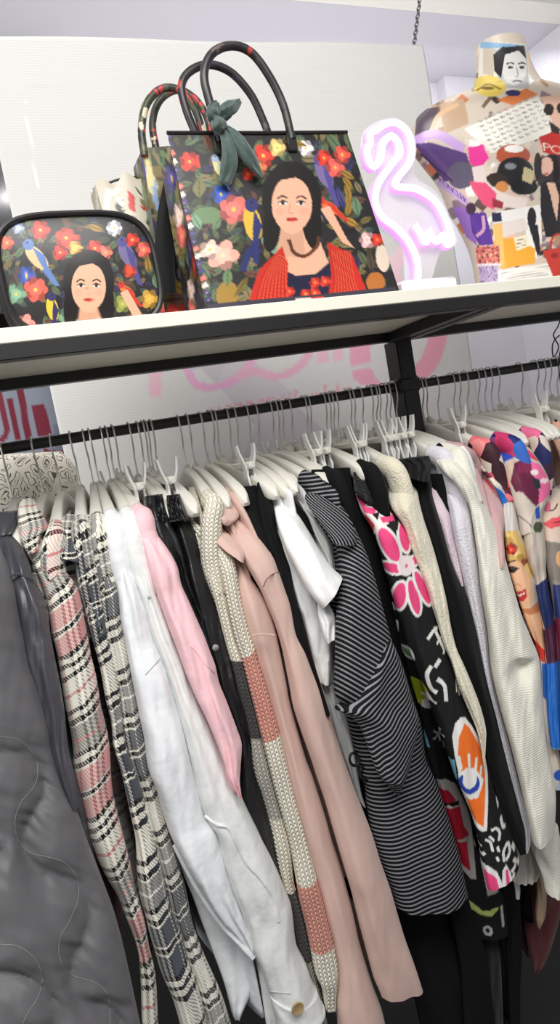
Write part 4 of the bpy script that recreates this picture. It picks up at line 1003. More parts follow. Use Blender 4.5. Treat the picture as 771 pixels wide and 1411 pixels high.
# ---- 6 white shirt, 7 white overshirt ----------------------------------------------
wht = fabric('white_cotton', (236, 238, 240), .85, 520, .25, .0006, .02, .1, fold=.3)
wht2 = fabric('white_twill', (230, 231, 228), .85, 520, .25, .0006, .02, .1, fold=.3)
R6 = A_((610, 230), (662, 380), (702, 480), (742, 600), (771, 680))+B_((40, 830), (80, 930), (120, 1040), (160, 1180), (200, 1320), (220, 1411))+F_((270, 120), (300, 250), (322, 310), (372, 360), (402, 480), (450, 640), (490, 750), (540, 870), (580, 990), (590, 1050))
L6 = A_((540, 270), (565, 370), (600, 500), (626, 600), (640, 740), (675, 920), (700, 1060), (725, 1180), (748, 1300), (765, 1380))+F_((15, 50), (55, 150), (85, 260), (120, 370), (150, 440), (230, 590), (300, 710), (400, 850), (480, 940), (565, 1050))
X6 = xat(L6, R6); g, xh = garment('shirt', 'bright white shirt hanging against the grey plaid shirts', 'shirt', X6, 'the bright white shirt')
o6, cen, vl = clothtube('sleeve', L6, R6, wht, g, d=.035, fold=.005, crease=.006, seed=18, n=90, m=60)
clothtube('front', F_((120, 430), (190, 590), (250, 730), (300, 870), (360, 1030), (420, 1200), (455, 1340), (475, 1385)), F_((330, 430), (400, 590), (480, 760), (540, 900), (560, 1050), (570, 1200), (520, 1330), (505, 1380)), wht, g, Yp=[(0, .90), (1, .865)], d=.012, n=50, m=40, dy=.02, seed=19, fold=.003)
b = MB(); pts = [P(x, y, yy) for (x, y), yy in zip(crv(F_((152, 445), (230, 600), (300, 722), (400, 866), (480, 950), (568, 1045)), 30), np.linspace(.888, .852, 30))]; b.tube(np.array(pts)-[0, .006, 0], .0042, 8, flat=(1, .6)); b.build('hem', wht, g)
seam('seam', o6, B_((0, 1040), (38, 1000), (76, 955)), plain('white_seam', (186, 190, 196), .9), g, .0008)
slabbody('body', g, cen, xh, wht, seed=6, zlow=cen[-1][2]-.1)
R7 = A_((672, 190), (722, 300), (771, 395))+B_((50, 560), (90, 680), (130, 790), (180, 920), (220, 1030), (270, 1150), (320, 1250), (380, 1380))+F_((420, 0), (452, 90), (502, 180), (532, 250), (582, 350), (642, 470), (702, 600), (742, 700), (775, 785))+G_((30, 985), (80, 1090), (112, 1180), (150, 1260))
L7 = A_((602, 200), (655, 360), (695, 470), (735, 590), (765, 680))+B_((34, 830), (74, 930), (114, 1040), (154, 1180), (194, 1320))+F_((235, 0), (262, 120), (294, 250), (330, 330), (366, 380), (396, 490), (444, 650), (490, 760), (530, 870), (560, 980), (610, 1100), (650, 1220), (680, 1300))
X7 = xat(L7, R7); g, xh = garment('overshirt', 'white overshirt whose buttoned cuff hangs at the bottom of the picture', 'shirt', X7, 'the white overshirt')
o7, cen, vl = clothtube('sleeve', L7, R7, wht2, g, d=.036, fold=.006, crease=.006, seed=21, n=100, m=60, dy=-.006)
clothtube('cuff', F_((655, 1240), (670, 1300), (690, 1370), (700, 1430)), G_((140, 1230), (165, 1300), (182, 1340), (120, 1400)), wht2, g, Yp=[(0, .852), (1, .842)], d=.034, n=30, m=50, dy=-.008, fold=.002, crease=.002, seed=22, round_top=False, dend=.55)
cb = P(*G_((35, 1325))[0], .805); b = MB(); ax = np.stack([[1, 0, 0], [0, 0, 1], [0, -1, 0]], 1)
b.lathe([(.0, 0), (.0082, 0), (.0088, .0015), (.008, .003), (.006, .0024), (.0, .0022)], cb, ax, 20); b.build('button', plain('horn_button', (178, 152, 108), .35, .5, mott=.3, sc=160), g)
clothtube('front', F_((440, 560), (500, 780), (570, 1000), (610, 1200), (640, 1411)), F_((520, 560), (600, 760), (660, 900), (690, 1100), (720, 1411)), wht2, g, Yp=[(0, .885), (1, .85)], d=.01, n=40, m=36, dy=.012, seed=23)
slabbody('body', g, cen, xh, wht2, seed=7)
sm_g = plain('grey_seam', (196, 197, 198), .9)
seam('seam', o7, F_((322, 305), (380, 350), (440, 372), (490, 470), (540, 560), (620, 650), (680, 750), (706, 866)), wht2, g, .0022)
seam('seam', o7, F_((450, 1180), (600, 1215), (660, 1235), (771, 1250)), sm_g, g, .0008)

# ---- 8 pink shirt ---------------------------------------------------------------------
pnk = fabric('light_pink_cotton', (246, 200, 205), .85, 500, .25, .0006, .03, .1, fold=.25)
R8 = A_((735, 150), (771, 215))+B_((62, 290), (132, 390), (172, 470), (192, 560), (232, 650), (272, 740), (312, 830), (342, 910), (372, 990), (392, 1080), (432, 1180), (462, 1260), (492, 1340), (512, 1411))+F_((506, 40), (502, 120), (512, 200))
L8 = A_((672, 165), (715, 280), (765, 390))+B_((44, 560), (84, 680), (124, 790), (174, 920), (214, 1030), (264, 1150), (314, 1250), (370, 1380))+F_((410, 0), (440, 90), (490, 190), (505, 210))
X8 = xat(L8, R8); g, xh = garment('shirt', 'light pink cotton shirt between the white overshirt and the black leather-look trousers', 'shirt', X8, 'the light pink shirt')
o8, cen, vl = clothtube('sleeve', L8, R8, pnk, g, d=.034, fold=.006, crease=.006, seed=25, n=80, m=56)
slabbody('body', g, cen, xh, pnk, seed=8)
seam('seam', o8, B_((240, 890), (285, 930), (320, 985), (368, 1032)), pnk, g, .0012)
# ---- 9 black leather look trousers -------------------------------------------------------
blkl = NT('black_leather_look', .42, .5); blkl.base(rgba((22, 22, 25))); blkl.bump(blkl.noise(blkl.obj(), 55, 3, .6), .5, .004); blkl.bump(blkl.noise(blkl.obj(), 300, 2), .3, .0008); blkl = blkl.m
R9 = B_((180, 88), (212, 170), (242, 230), (272, 290), (292, 370), (322, 470), (352, 570), (382, 670), (407, 770), (432, 870), (452, 940), (472, 1010), (492, 1100), (522, 1200), (552, 1330), (572, 1411))+F_((622, 180), (662, 330), (692, 470), (722, 600), (771, 800))
L9 = B_((112, 96), (120, 200), (150, 300), (190, 420), (210, 520), (250, 640), (280, 740), (310, 830), (338, 910), (366, 990), (386, 1080), (426, 1180), (456, 1260), (486, 1340), (500, 1411))+F_((510, 180), (560, 330), (620, 470), (680, 600), (720, 760))
L9b = B_((0, 100), (10, 210), (60, 310), (120, 400), (160, 480), (185, 570), (228, 660), (290, 800), (330, 920))
R9b = B_((82, 86), (100, 160), (130, 230), (165, 300), (200, 400), (230, 520), (270, 640), (330, 770), (370, 880))
X9 = xat(L9, R9, 1.0); g, xh = garment('trousers', 'black leather-look trousers with a gathered waist, clipped beside the pink shirt', 'trousers', X9, 'the black leather-look trousers', 'clip')
YT = [(0, 1.02), (.15, .985), (.5, .93), (1, .88)]
o9, cen, vl = clothtube('leg', L9, R9, blkl, g, Yp=YT, d=.022, fold=.006, crease=.006, seed=27, n=90, m=50, round_top=False)
clothtube('leg', L9b, R9b, blkl, g, Yp=[(0, 1.0), (.3, .97), (1, .945)], d=.018, fold=.007, crease=.006, seed=28, n=60, m=44, round_top=False, dy=-.004)
for k, (a, c) in enumerate(((B_((-2, 92), (4, 150), (16, 220)), B_((92, 80), (106, 150), (135, 222))), (B_((112, 88), (116, 150), (126, 215)), B_((184, 80), (206, 150), (236, 220))))):
    clothtube('waistband', a, c, blkl, g, Yp=[(0, 1.005), (1, .99)], d=.02, fold=.0045, nf=7, crease=.004, seed=30+k, n=24, m=60, dy=-.008, round_top=False)
sn = P(*B_((372, 895))[0], .905); b = MB(); b.lathe([(0, 0), (.0045, 0), (.0045, .0012), (.002, .0022), (0, .0022)], sn, ax, 14); b.build('snap', steel, g)
slabbody('back', g, cen, xh, blkl, seed=9, clip=True)
# ---- 10 colour block cardigan ---------------------------------------------------------------
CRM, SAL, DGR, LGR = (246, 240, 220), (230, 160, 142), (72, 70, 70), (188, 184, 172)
R10 = B_((240, 225), (310, 325), (362, 370), (392, 430), (412, 530), (432, 620), (452, 720), (482, 850), (512, 930), (542, 1050), (572, 1170), (602, 1290), (632, 1411))+F_((702, 200), (742, 340), (771, 450))+G_((20, 660), (52, 750), (82, 880), (107, 1000), (132, 1150), (172, 1290), (195, 1400))
L10 = B_((205, 190), (238, 240), (266, 300), (288, 380), (316, 480), (346, 580), (376, 680), (402, 780), (428, 880), (448, 950), (466, 1020), (486, 1110), (516, 1210), (546, 1340))+F_((570, 60), (616, 190), (656, 340), (686, 480), (716, 620), (760, 800))+G_((40, 1000), (80, 1100), (110, 1190), (150, 1280), (170, 1400))
vl_est = 1.0
def kstops(pairs): return [(p, rgba(c)) for p, c in pairs]
R11 = B_((235, 200), (302, 260), (352, 300), (422, 370), (472, 430), (487, 500), (502, 600), (522, 700), (552, 820), (582, 900), (602, 980), (642, 1100), (682, 1230), (722, 1380))+G_((5, 130), (32, 240), (72, 380), (112, 530), (142, 640), (172, 750), (202, 870), (227, 970), (247, 1080), (250, 1170), (240, 1260), (241, 1315))
L11 = B_((222, 222), (300, 325), (355, 375), (386, 430), (408, 530), (428, 620), (448, 720), (478, 850), (506, 930), (536, 1050), (566, 1170), (596, 1290), (626, 1411))+F_((696, 200), (736, 340), (765, 450))+G_((14, 560), (46, 750), (78, 880), (102, 1000), (128, 1130), (160, 1200), (172, 1260), (182, 1318))
def vfrac(Lp, Rp, ys, Yp=YDEF):
    """share of the strip's length (metres) at which the centre line crosses photo row y"""
    n = 120; L, R = crv(Lp, n), crv(Rp, n); t = np.linspace(0, 1, n); Y = np.interp(t, [a for a, _ in Yp], [b for _, b in Yp])
    c = np.array([(P(*L[i], Y[i])+P(*R[i], Y[i]))/2 for i in range(n)]); ln = np.concatenate([[0], np.cumsum(np.linalg.norm(np.diff(c, axis=0), axis=1))])
    py = (L[:, 1]+R[:, 1])/2; return [float(np.interp(y, py, ln))/ln[-1] for y in ys], float(ln[-1])
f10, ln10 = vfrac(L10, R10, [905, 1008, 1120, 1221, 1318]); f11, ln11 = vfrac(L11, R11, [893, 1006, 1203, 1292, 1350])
kn10 = knit('colour_block_knit_charcoal', CRM, stops=kstops([(0, CRM), (f10[0], DGR), (f10[1], LGR), (f10[2], CRM), (f10[3], DGR), (f10[4], LGR)]), length=ln10)  # front strip with its own charcoal and grey blocks
kn11 = knit('colour_block_knit', CRM, stops=kstops([(0, CRM), (f11[0], SAL), (f11[1], CRM), (f11[2], SAL), (f11[3], CRM)]), length=ln11)
X11 = xat(L11, R11); g, xh = garment('knit_cardigan', 'chunky knit cardigan in blocks of cream, salmon and charcoal', 'cardigan', X11, 'the chunky colour-block cardigan')
o11, cen, vl = clothtube('sleeve', L11, R11, kn11, g, d=.022, fold=.002, crease=.003, seed=33, n=110, m=56, dy=-.004)
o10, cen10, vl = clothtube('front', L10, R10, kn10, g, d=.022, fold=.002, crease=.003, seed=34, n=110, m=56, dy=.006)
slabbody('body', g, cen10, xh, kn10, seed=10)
# ---- 12,13 dusty pink coats --------------------------------------------------------------------
dusty = fabric('dusty_pink_wool', (212, 180, 168), .92, 380, .3, .0008, .02, .2, fold=.06)
R12 = B_((400, 290), (440, 350), (490, 420), (562, 530), (622, 620), (662, 700), (692, 800), (712, 900), (732, 1000), (752, 1100), (771, 1200))+G_((78, -10), (112, 80), (152, 200), (192, 330), (222, 440), (262, 560), (302, 700), (332, 820), (362, 960), (402, 1100), (442, 1220), (482, 1330), (505, 1425))
L12 = B_((330, 280), (400, 370), (462, 430), (480, 500), (496, 600), (516, 700), (546, 820), (576, 900), (596, 980), (636, 1100), (676, 1230), (716, 1380))+G_((0, 130), (26, 240), (66, 380), (106, 530), (136, 640), (166, 750), (196, 870), (221, 970), (240, 1080), (240, 1170), (236, 1260), (250, 1425))
X12 = xat(L12, R12); g, xh = garment('coat', 'dusty pink coat with a turned-back lapel, next to the chunky cardigan', 'coat', X12, 'the dusty pink coat next to the cardigan')
o12, cen, vl = clothtube('sleeve', L12, R12, dusty, g, d=.035, fold=.003, crease=.003, seed=36, n=90, m=56)
slabbody('body', g, cen, xh, dusty, seed=11)
clothtube('lapel', B_((285, 170), (275, 220), (340, 300), (420, 380), (470, 410)), B_((330, 180), (400, 250), (480, 330), (525, 390), (522, 445)), dusty, g, Yp=[(0, 1.04), (.5, .97), (1, .935)], d=.012, n=36, m=40, seed=37, fold=.002)
b = MB(); b.tube([P(x, y, yy) for (x, y), yy in zip(crv(B_((568, 832), (600, 826), (640, 824), (688, 830)), 12), np.linspace(.898, .885, 12))], .0012, 6); b.build('seam', dusty, g)
R13 = B_((440, 180), (500, 220), (562, 272), (632, 342), (682, 422), (707, 490), (742, 580), (771, 655))+C_((32, 800), (82, 900), (122, 1000), (162, 1090), (202, 1200), (232, 1320))+G_((282, 0), (332, 140), (382, 270), (432, 400), (482, 560), (532, 700), (572, 840), (612, 970), (652, 1080), (682, 1170), (702, 1235))
L13 = B_((405, 230), (440, 300), (500, 400), (560, 500), (612, 590), (650, 680), (690, 780), (725, 900), (745, 1000), (765, 1100))+C_((20, 1230),)+G_((108, 0), (140, 100), (175, 200), (210, 320), (245, 440), (280, 560), (318, 690), (350, 820), (378, 930), (410, 1050), (440, 1160), (468, 1225), (482, 1262))
X13 = xat(L13, R13); g, xh = garment('coat', 'dusty pink coat whose whole sleeve hangs in front, ending in a straight cuff', 'coat', X13, 'the dusty pink coat with the full sleeve')
o13, cen, vl = clothtube('sleeve', L13, R13, dusty, g, d=.038, fold=.0035, crease=.003, seed=39, n=100, m=60, dy=-.008, dend=.35)
clothtube('collar', B_((385, 72), (330, 105), (322, 150), (370, 200), (410, 240)), B_((395, 72), (455, 100), (488, 150), (495, 205), (440, 250)), dusty, g, Yp=[(0, 1.05), (.5, 1.0), (1, .965)], d=.022, n=36, m=44, seed=40, fold=.002)
b = MB(); b.tube([P(x, y, yy) for (x, y), yy in zip(crv(B_((706, 492), (670, 510), (640, 540), (628, 572)), 14), np.linspace(.935, .888, 14))], .0011, 6); b.build('seam', plain('dark_pink_seam', (150, 112, 106), .9), g)  # seam in a darker pink than the coat
slabbody('body', g, cen, xh, dusty, seed=12)
# ---- 14 black trousers ---------------------------------------------------------------------------
blk = fabric('black_cloth', (17, 17, 18), .9, 420, .3, .0007, .08, .0, fold=.1)
R14 = B_((650, 40), (682, 150), (692, 250), (722, 330), (752, 420), (771, 480))+C_((32, 650), (72, 800), (102, 900), (132, 1000), (165, 1105), (210, 1250))
L14 = B_((592, 10), (590, 120), (612, 240), (640, 340), (684, 430), (704, 500), (736, 590), (765, 680))+C_((24, 820), (74, 920), (114, 1020), (150, 1120), (190, 1260))
X14 = xat(L14, R14, 1.0); g, xh = garment('trousers', 'black trousers clipped at the waist just right of the dusty pink coats', 'trousers', X14, 'the black trousers beside the dusty pink coats', 'clip')
o14, cen, vl = clothtube('leg', L14, R14, blk, g, Yp=YT, d=.02, fold=.004, crease=.003, seed=42, n=80, m=44, round_top=False, dy=.004)
clothtube('leg', B_((440, 60), (450, 110), (500, 200), (560, 280), (620, 350)), B_((590, 30), (620, 120), (660, 220), (690, 320), (720, 420)), blk, g, Yp=[(0, 1.02), (1, .955)], d=.018, n=40, m=40, seed=43, fold=.004, round_top=False, dy=.008)
slabbody('back', g, cen, xh, blk, seed=13, clip=True, zlow=cen[-1][2]-.3)
# ---- 15 white tees ----------------------------------------------------------------------------------
jer = fabric('white_jersey', (238, 238, 236), .88, 520, .25, .0006, .02, .1, fold=.25)
R15 = C_((-22, 130), (32, 180), (92, 270), (160, 385), (222, 470), (276, 522))
L15 = B_((676, 110), (700, 240))+C_((-30, 360), (30, 480), (90, 590), (165, 685))
X15 = xat(L15, R15); g, xh = garment('t_shirt', 'white t-shirt with a flaring short sleeve, beside the striped dress', 't-shirt', X15, 'the white t-shirt')
o15, cen, vl = clothtube('sleeve', L15, R15, jer, g, Yp=[(0, 1.02), (.2, .965), (1, .905)], d=.034, fold=.005, crease=.004, seed=45, n=60, m=60)
LB = C_((-72, 200), (-60, 400), (0, 560), (52, 720), (98, 880), (140, 1075)); RB = C_((40, 240), (120, 460), (175, 660), (236, 770), (244, 850), (228, 960), (224, 1072))
ob, cenb, vl = clothtube('front', LB, RB, jer, g, Yp=[(0, 1.0), (.2, .965), (1, .93)], d=.026, fold=.007, crease=.007, seed=46, n=70, m=56, dy=.008)
clothtube('sleeve', C_((140, 640), (145, 720), (160, 790), (185, 865)), C_((190, 640), (232, 720), (240, 780), (243, 842)), jer, g, Yp=[(0, .925), (1, .905)], d=.02, fold=.005, crease=.006, seed=47, n=36, m=44)
slabbody('body', g, cenb, xh, jer, seed=14, zlow=cenb[-1][2]-.05)
# white scarf-like top with black ring ties below it
R15b = C_((230, 900), (232, 1000), (262, 1180), (300, 1280), (340, 1411))+G_((372, 160), (402, 262)); L15b = C_((130, 1000), (170, 1120), (210, 1240), (252, 1400))+G_((330, 140), (375, 240), (398, 262))
X15b = X15+.02; g, xh = garment('top', 'white top with black ring ties, showing low between the pink coat and the striped dress', 'top', X15b, 'the white top with black rings')
ob, cenb, vl = clothtube('front', L15b, R15b, jer, g, Yp=[(0, .945), (1, .915)], d=.016, fold=.004, crease=.005, seed=48, n=60, m=40, dy=.012)
for (x, y) in ((338, 5), (392, 80)):
    c = P(*G_((x, y))[0], .895); a = np.arange(18)*2*math.pi/18
    b = MB(); b.tube([c+np.array([.0075*math.cos(k), .002*math.sin(k), .009*math.sin(k)]) for k in a], .0022, 8, closed=True, ref=(0, 1, 0)); b.build('ring', plain('black_ring', (20, 20, 22), .4, .5), g)
slabbody('body', g, cenb, xh, jer, seed=15)
# second white tee and the black top between
R15c = C_((75, 110), (150, 205), (212, 312), (232, 430), (240, 520)); L15c = C_((10, 80), (90, 200), (130, 300), (190, 420), (215, 520))
X15c = xat(L15c, R15c); g, xh = garment('t_shirt', 'off-white top, only its shoulder showing beside the striped dress', 'top', X15c, 'the off-white top')
oc, cenb, vl = clothtube('sleeve', L15c, R15c, fabric('off_white_jersey', (226, 226, 222), .9), g, Yp=[(0, 1.03), (.3, .97), (1, .93)], d=.02, n=40, m=40, seed=49, dy=.01)
slabbody('body', g, cenb, xh, jer, seed=16, zlow=EYE-.55, thk=.005)
R15d = C_((0, 100), (60, 160), (110, 230), (132, 300)); L15d = B_((690, 55), (720, 90))+C_((30, 190), (90, 280))
X15d = xat(L15d, R15d); g, xh = garment('top', 'black top showing as a dark sliver between two white tops', 'top', X15d, 'the black top between two white ones')
oc, cenb, vl = clothtube('sleeve', L15d, R15d, blk, g, Yp=[(0, 1.03), (1, .965)], d=.014, n=30, m=36, seed=50, dy=.004)
slabbody('body', g, cenb, xh, blk, seed=17, zlow=EYE-.5, thk=.005)
# ---- 16 striped dress ------------------------------------------------------------------------------------
BGS, FGS = (20, 20, 23), (140, 140, 144)
st1 = stripes_obj('black_white_stripes_slanted', BGS, FGS, .0064, .36, .95); st2 = stripes_obj('black_white_stripes_turned', BGS, FGS, .0064, .36, -.5); st3 = stripes_obj('black_white_stripes', BGS, FGS, .0064, .38, .05); st0 = stripes('black_white_stripes_shoulder', BGS, FGS, .0066, .5, 1.15)
R16 = C_((150, 48), (222, 100), (292, 170), (342, 260), (402, 390), (452, 540), (492, 690), (522, 800), (542, 870)); L16 = C_((72, 110), (140, 200), (205, 310), (238, 345), (250, 450), (262, 540), (248, 640), (238, 780), (234, 950), (232, 1130), (290, 1195))
X16 = xat(L16, R16); g, xh = garment('striped_dress', 'black and white striped dress with a dropped short sleeve', 'dress', X16, 'the striped dress')
o16, cen, vl = clothtube('shoulder', L16, R16, st1, g, Yp=[(0, 1.01), (.1, .96), (.6, .90), (1, .885)], d=.045, fold=.003, crease=.003, seed=52, n=90, m=64)
clothtube('collar_fold', C_((110, 48), (76, 100), (130, 200), (205, 300), (220, 330)), C_((165, 52), (240, 110), (310, 200), (350, 290), (350, 345)), st0, g, Yp=[(0, 1.02), (.5, .955), (1, .925)], d=.026, fold=.003, seed=53, n=40, m=44, dy=-.022)
R16s = C_((505, 870), (545, 870), (592, 990), (642, 1150), (682, 1300), (712, 1411))[1:]; L16s = C_((300, 1190), (260, 1215), (232, 1222), (240, 1240), (300, 1250), (370, 1320))
clothtube('sleeve', C_((470, 905), (385, 1030), (300, 1185), (232, 1215))+C_((300, 1245), (370, 1315))+G_((440, 30), (480, 90), (560, 185)), C_((530, 850), (562, 910), (592, 985), (622, 1080), (650, 1180))+C_((680, 1290),)+G_((640, 20), (610, 110), (580, 185)), st2, g, Yp=[(0, .885), (1, .865)], d=.03, fold=.005, crease=.004, seed=54, n=60, m=60, dy=-.012, round_top=False)
def dressfold(pp, t):
    out = np.zeros(len(pp))
    for c0, c1 in ((570+.2*0, 25), (620, 12)): pass
    return .0022*np.sin((pp[:, 0]-.24*pp[:, 1])*.12+.8)*min(1, t*2)
R16b = C_((560, 930), (592, 990), (642, 1150), (692, 1300))+H_((60, 0), (112, 120), (162, 260), (202, 390), (242, 530), (272, 680), (282, 722)); L16b = C_((280, 1200), (330, 1411))+G_((370, 80), (392, 150), (402, 240), (430, 400), (482, 560), (532, 700), (545, 757))
ob, cenb, vl = clothtube('skirt', L16b, R16b, st3, g, Yp=[(0, .915), (1, .875)], d=.04, fold=.0008, crease=.001, relief=dressfold, seed=55, n=90, m=110, dy=.012)
slabbody('body', g, cenb, xh, st3, seed=18, thk=.012)
slabbody('back', g, cen, xh, st3, seed=19)
# ---- 17 black trousers flat, clipped ------------------------------------------------------------------------
R17 = C_((315, -60), (335, 60), (382, 180), (440, 300), (492, 470), (532, 610), (572, 760), (602, 960), (632, 1040), (692, 1280), (722, 1411))+H_((170, 300), (240, 560), (300, 800), (380, 1050), (430, 1430)); L17 = C_((110, -50), (120, 40), (200, 130), (290, 220), (345, 300), (400, 430), (450, 580), (490, 720), (540, 890), (590, 1030), (640, 1190), (690, 1340))+H_((60, 180), (110, 420), (150, 640), (190, 850), (240, 1100), (260, 1430))
X17 = xat(L17, R17, 1.0, .06); g, xh = garment('wide_trousers', 'flat black trousers held by a big white clip, right of the striped dress', 'trousers', X17, 'the flat black trousers', 'clip')
o17, cen, vl = clothtube('leg', L17, R17, blk, g, Yp=[(0, 1.0), (.08, .99), (.2, .96), (1, .90)], d=.014, fold=.002, crease=.002, seed=57, n=100, m=44, dy=.01, round_top=False)
slabbody('back', g, cen, xh, blk, seed=20, clip=True)
# a long black skirt hanging lower behind the dress
R17b = H_((-30, 700), (0, 800), (40, 1000), (60, 1200), (80, 1430)); L17b = G_((520, 720), (560, 900), (600, 1050), (640, 1200), (690, 1430))
R17b = H_((240, 700), (270, 900), (300, 1100), (330, 1430))
X17b = X16+.035; g, xh = garment('long_skirt', 'long plain black skirt hanging below the striped dress', 'skirt', X17b, 'the long black skirt', 'clip')
ob, cenb, vl = clothtube('skirt', L17b, R17b, blk, g, Yp=[(0, .93), (1, .90)], d=.03, fold=.007, crease=.003, seed=58, n=60, m=60, dy=.03, round_top=False)
slabbody('back', g, cenb, xh, blk, seed=21, yf=.04)
# striped strip under the dress hem
# ---- 18 fuzzy shorts ---------------------------------------------------------------------------------------------
fuz = fabric('black_plush', (28, 27, 28), .95, 260, .9, .004, .3, .2, fold=.5)
R18 = C_((505, -40), (520, 30), (526, 100), (505, 175)); L18 = C_((330, -40), (335, 30), (350, 80), (440, 150))
X18 = xat(L18, R18, 1.0); g, xh = garment('plush_shorts', 'black plush shorts with an elastic waist, bunched under a clip', 'shorts', X18, 'the black plush shorts', 'clip')
ob, cenb, vl = clothtube('waist', L18, R18, fuz, g, Yp=[(0, 1.01), (1, .985)], d=.03, fold=.007, crease=.012, nf=3, seed=60, n=50, m=70, round_top=False)
slabbody('body', g, np.concatenate([cenb, cenb[-1:]-[0, 0, .2]]), xh, fuz, seed=22, clip=True, thk=.006)
# ---- 19 printed black top ------------------------------------------------------------------------------------------
WH, HP, OR, BL, RD, LM = (236, 234, 228), (238, 78, 132), (240, 116, 44), (44, 74, 168), (190, 34, 56), (176, 186, 44)
cv = Canvas(470, 660, 740, 1320, (28, 27, 28), k=3)
cv.tf(400, 660, 3.855)
cv.poly([(340, 66), (440, 90), (545, 180), (520, 220), (440, 290), (380, 180)], WH)
cv.poly([(345, 78), (420, 95), (470, 130), (440, 175), (390, 170)], HP); cv.poly([(470, 190), (545, 185), (550, 212), (490, 220)], HP); cv.line([(395, 130), (470, 145), (520, 170)], 12, WH); cv.poly([(432, 175), (470, 160), (460, 205)], (28, 27, 28)); cv.poly([(388, 170), (445, 230), (440, 290), (420, 270)], (236, 74, 84))
def petal(cx, cy, rx, ry, a, fill): cv.ell(cx, cy, rx+17, ry+14, WH, a); cv.ell(cx, cy, rx, ry, fill, a)
petal(520, 330, 95, 40, 63, HP); petal(600, 300, 70, 24, 78, HP); petal(535, 452, 48, 26, 6, HP); petal(652, 422, 26, 18, 10, HP); petal(575, 600, 76, 32, 100, HP); petal(650, 600, 90, 24, 76, HP); petal(695, 560, 95, 20, 66, HP)
cv.ell(608, 440, 46, 52, (240, 226, 224)); cv.ell(610, 442, 8, 10, (214, 120, 150)); cv.poly([(520, 210), (570, 230), (565, 260), (540, 250)], (28, 27, 28))
cv.line([(563, 738), (566, 800)], 14, WH, False); cv.leaf(622, 905, 110, 50, 48, WH); cv.leaf(615, 905, 70, 30, 48, (108, 158, 92)); cv.ell(672, 1110, 80, 52, LM, 55); cv.poly([(700, 1080), (745, 1200), (690, 1190)], WH); cv.ell(668, 1100, 60, 40, (158, 170, 34), 55)
cv.poly([(650, 1180), (700, 1300), (740, 1411), (700, 1411), (670, 1290)], (110, 176, 196)); cv.line([(690, 1110), (730, 1140), (760, 1150)], 14, WH)
cv.tf(571, 660, 3.855)
cv.line([(62, 820), (100, 775), (118, 780)], 17, WH); cv.line([(104, 785), (150, 880)], 15, WH, False); cv.line([(110, 850), (136, 822)], 13, WH, False); cv.line([(148, 905), (160, 860)], 13, WH, False)
cv.line([(128, 925), (100, 960)], 22, WH, False); cv.line([(80, 950), (58, 1000), (80, 1070), (112, 1090)], 22, WH); cv.line([(112, 1020), (150, 1060), (160, 1140)], 20, WH); cv.line([(60, 1110), (90, 1145), (110, 1150)], 14, WH)
for a in range(5): cv.line([(122, 1335), (122+34*math.cos(a*1.257), 1335+40*math.sin(a*1.257))], 10, (200, 196, 192), False)
cv.line([(222, 1040), (232, 1120)], 9, WH, False); cv.line([(214, 1045), (216, 1100)], 6, WH, False)
cv.tf(620, 940, 4.702)
cv.poly([(2, 290), (20, 215), (55, 175), (85, 178), (130, 240), (190, 350), (225, 440), (236, 560), (230, 760), (225, 885), (195, 900), (140, 880), (110, 830), (80, 700), (20, 420)], WH)
cv.poly([(80, 212), (110, 240), (170, 350), (205, 440), (215, 560), (210, 760), (205, 868), (165, 850), (130, 810), (95, 690), (40, 400), (45, 300)], OR)
cv.poly([(40, 540), (90, 490), (150, 495), (205, 570), (170, 680), (110, 700), (70, 670)], WH); cv.ell(112, 590, 66, 72, BL); cv.ell(112, 560, 48, 66, WH); cv.line([(70, 540), (66, 600), (90, 630)], 10, BL)
for (a, b2) in (((45, 415), (62, 500)), ((108, 400), (112, 490)), ((158, 430), (150, 510)), ((192, 490), (182, 540))): cv.line([a, b2], 16, WH, False)
cv.poly([(-20, 460), (20, 450), (40, 590), (20, 600)], (122, 184, 200))
for p in ([(165, 970), (160, 1030), (190, 1070), (215, 1040)], [(215, 950), (245, 960), (262, 1020)], [(250, 880), (280, 870), (305, 900), (300, 950)], [(240, 920), (270, 950)], [(290, 985), (300, 1020)], [(335, 1080), (330, 1020), (360, 980), (372, 1030), (345, 1075)], [(318, 830), (330, 880), (350, 895)], [(300, 730), (308, 780)], [(390, 1010), (415, 1060)], [(395, 1085), (415, 1120), (380, 1150)], [(430, 1120), (440, 1150)], [(285, 1050), (300, 1080)], [(400, 1160), (390, 1190)], [(185, 1000), (188, 1015)]): cv.line(p, 18, WH)
cv.poly([(190, 1125), (240, 1115), (290, 1150), (320, 1210), (322, 1130), (345, 1095), (375, 1150), (390, 1210), (300, 1300), (228, 1310)], WH); cv.poly([(206, 1160), (250, 1160), (290, 1195), (305, 1280), (236, 1300)], HP); cv.poly([(340, 1130), (358, 1130), (372, 1220), (350, 1245)], HP)
cv.tf(571, 1045, 3.855)
cv.poly([(108, 85), (160, 85), (225, 130), (270, 200), (295, 300), (310, 450), (320, 610), (290, 610), (245, 570), (220, 400), (180, 300), (120, 140)], (190, 184, 178)); cv.poly([(120, 135), (170, 140), (215, 200), (150, 225)], RD); cv.poly([(152, 245), (235, 230), (255, 330), (285, 385), (205, 408), (170, 330)], RD); cv.poly([(210, 415), (270, 410), (292, 570), (245, 545)], RD); cv.line([(150, 228), (230, 212)], 22, (24, 22, 22), False); cv.ell(180, 230, 14, 8, WH)
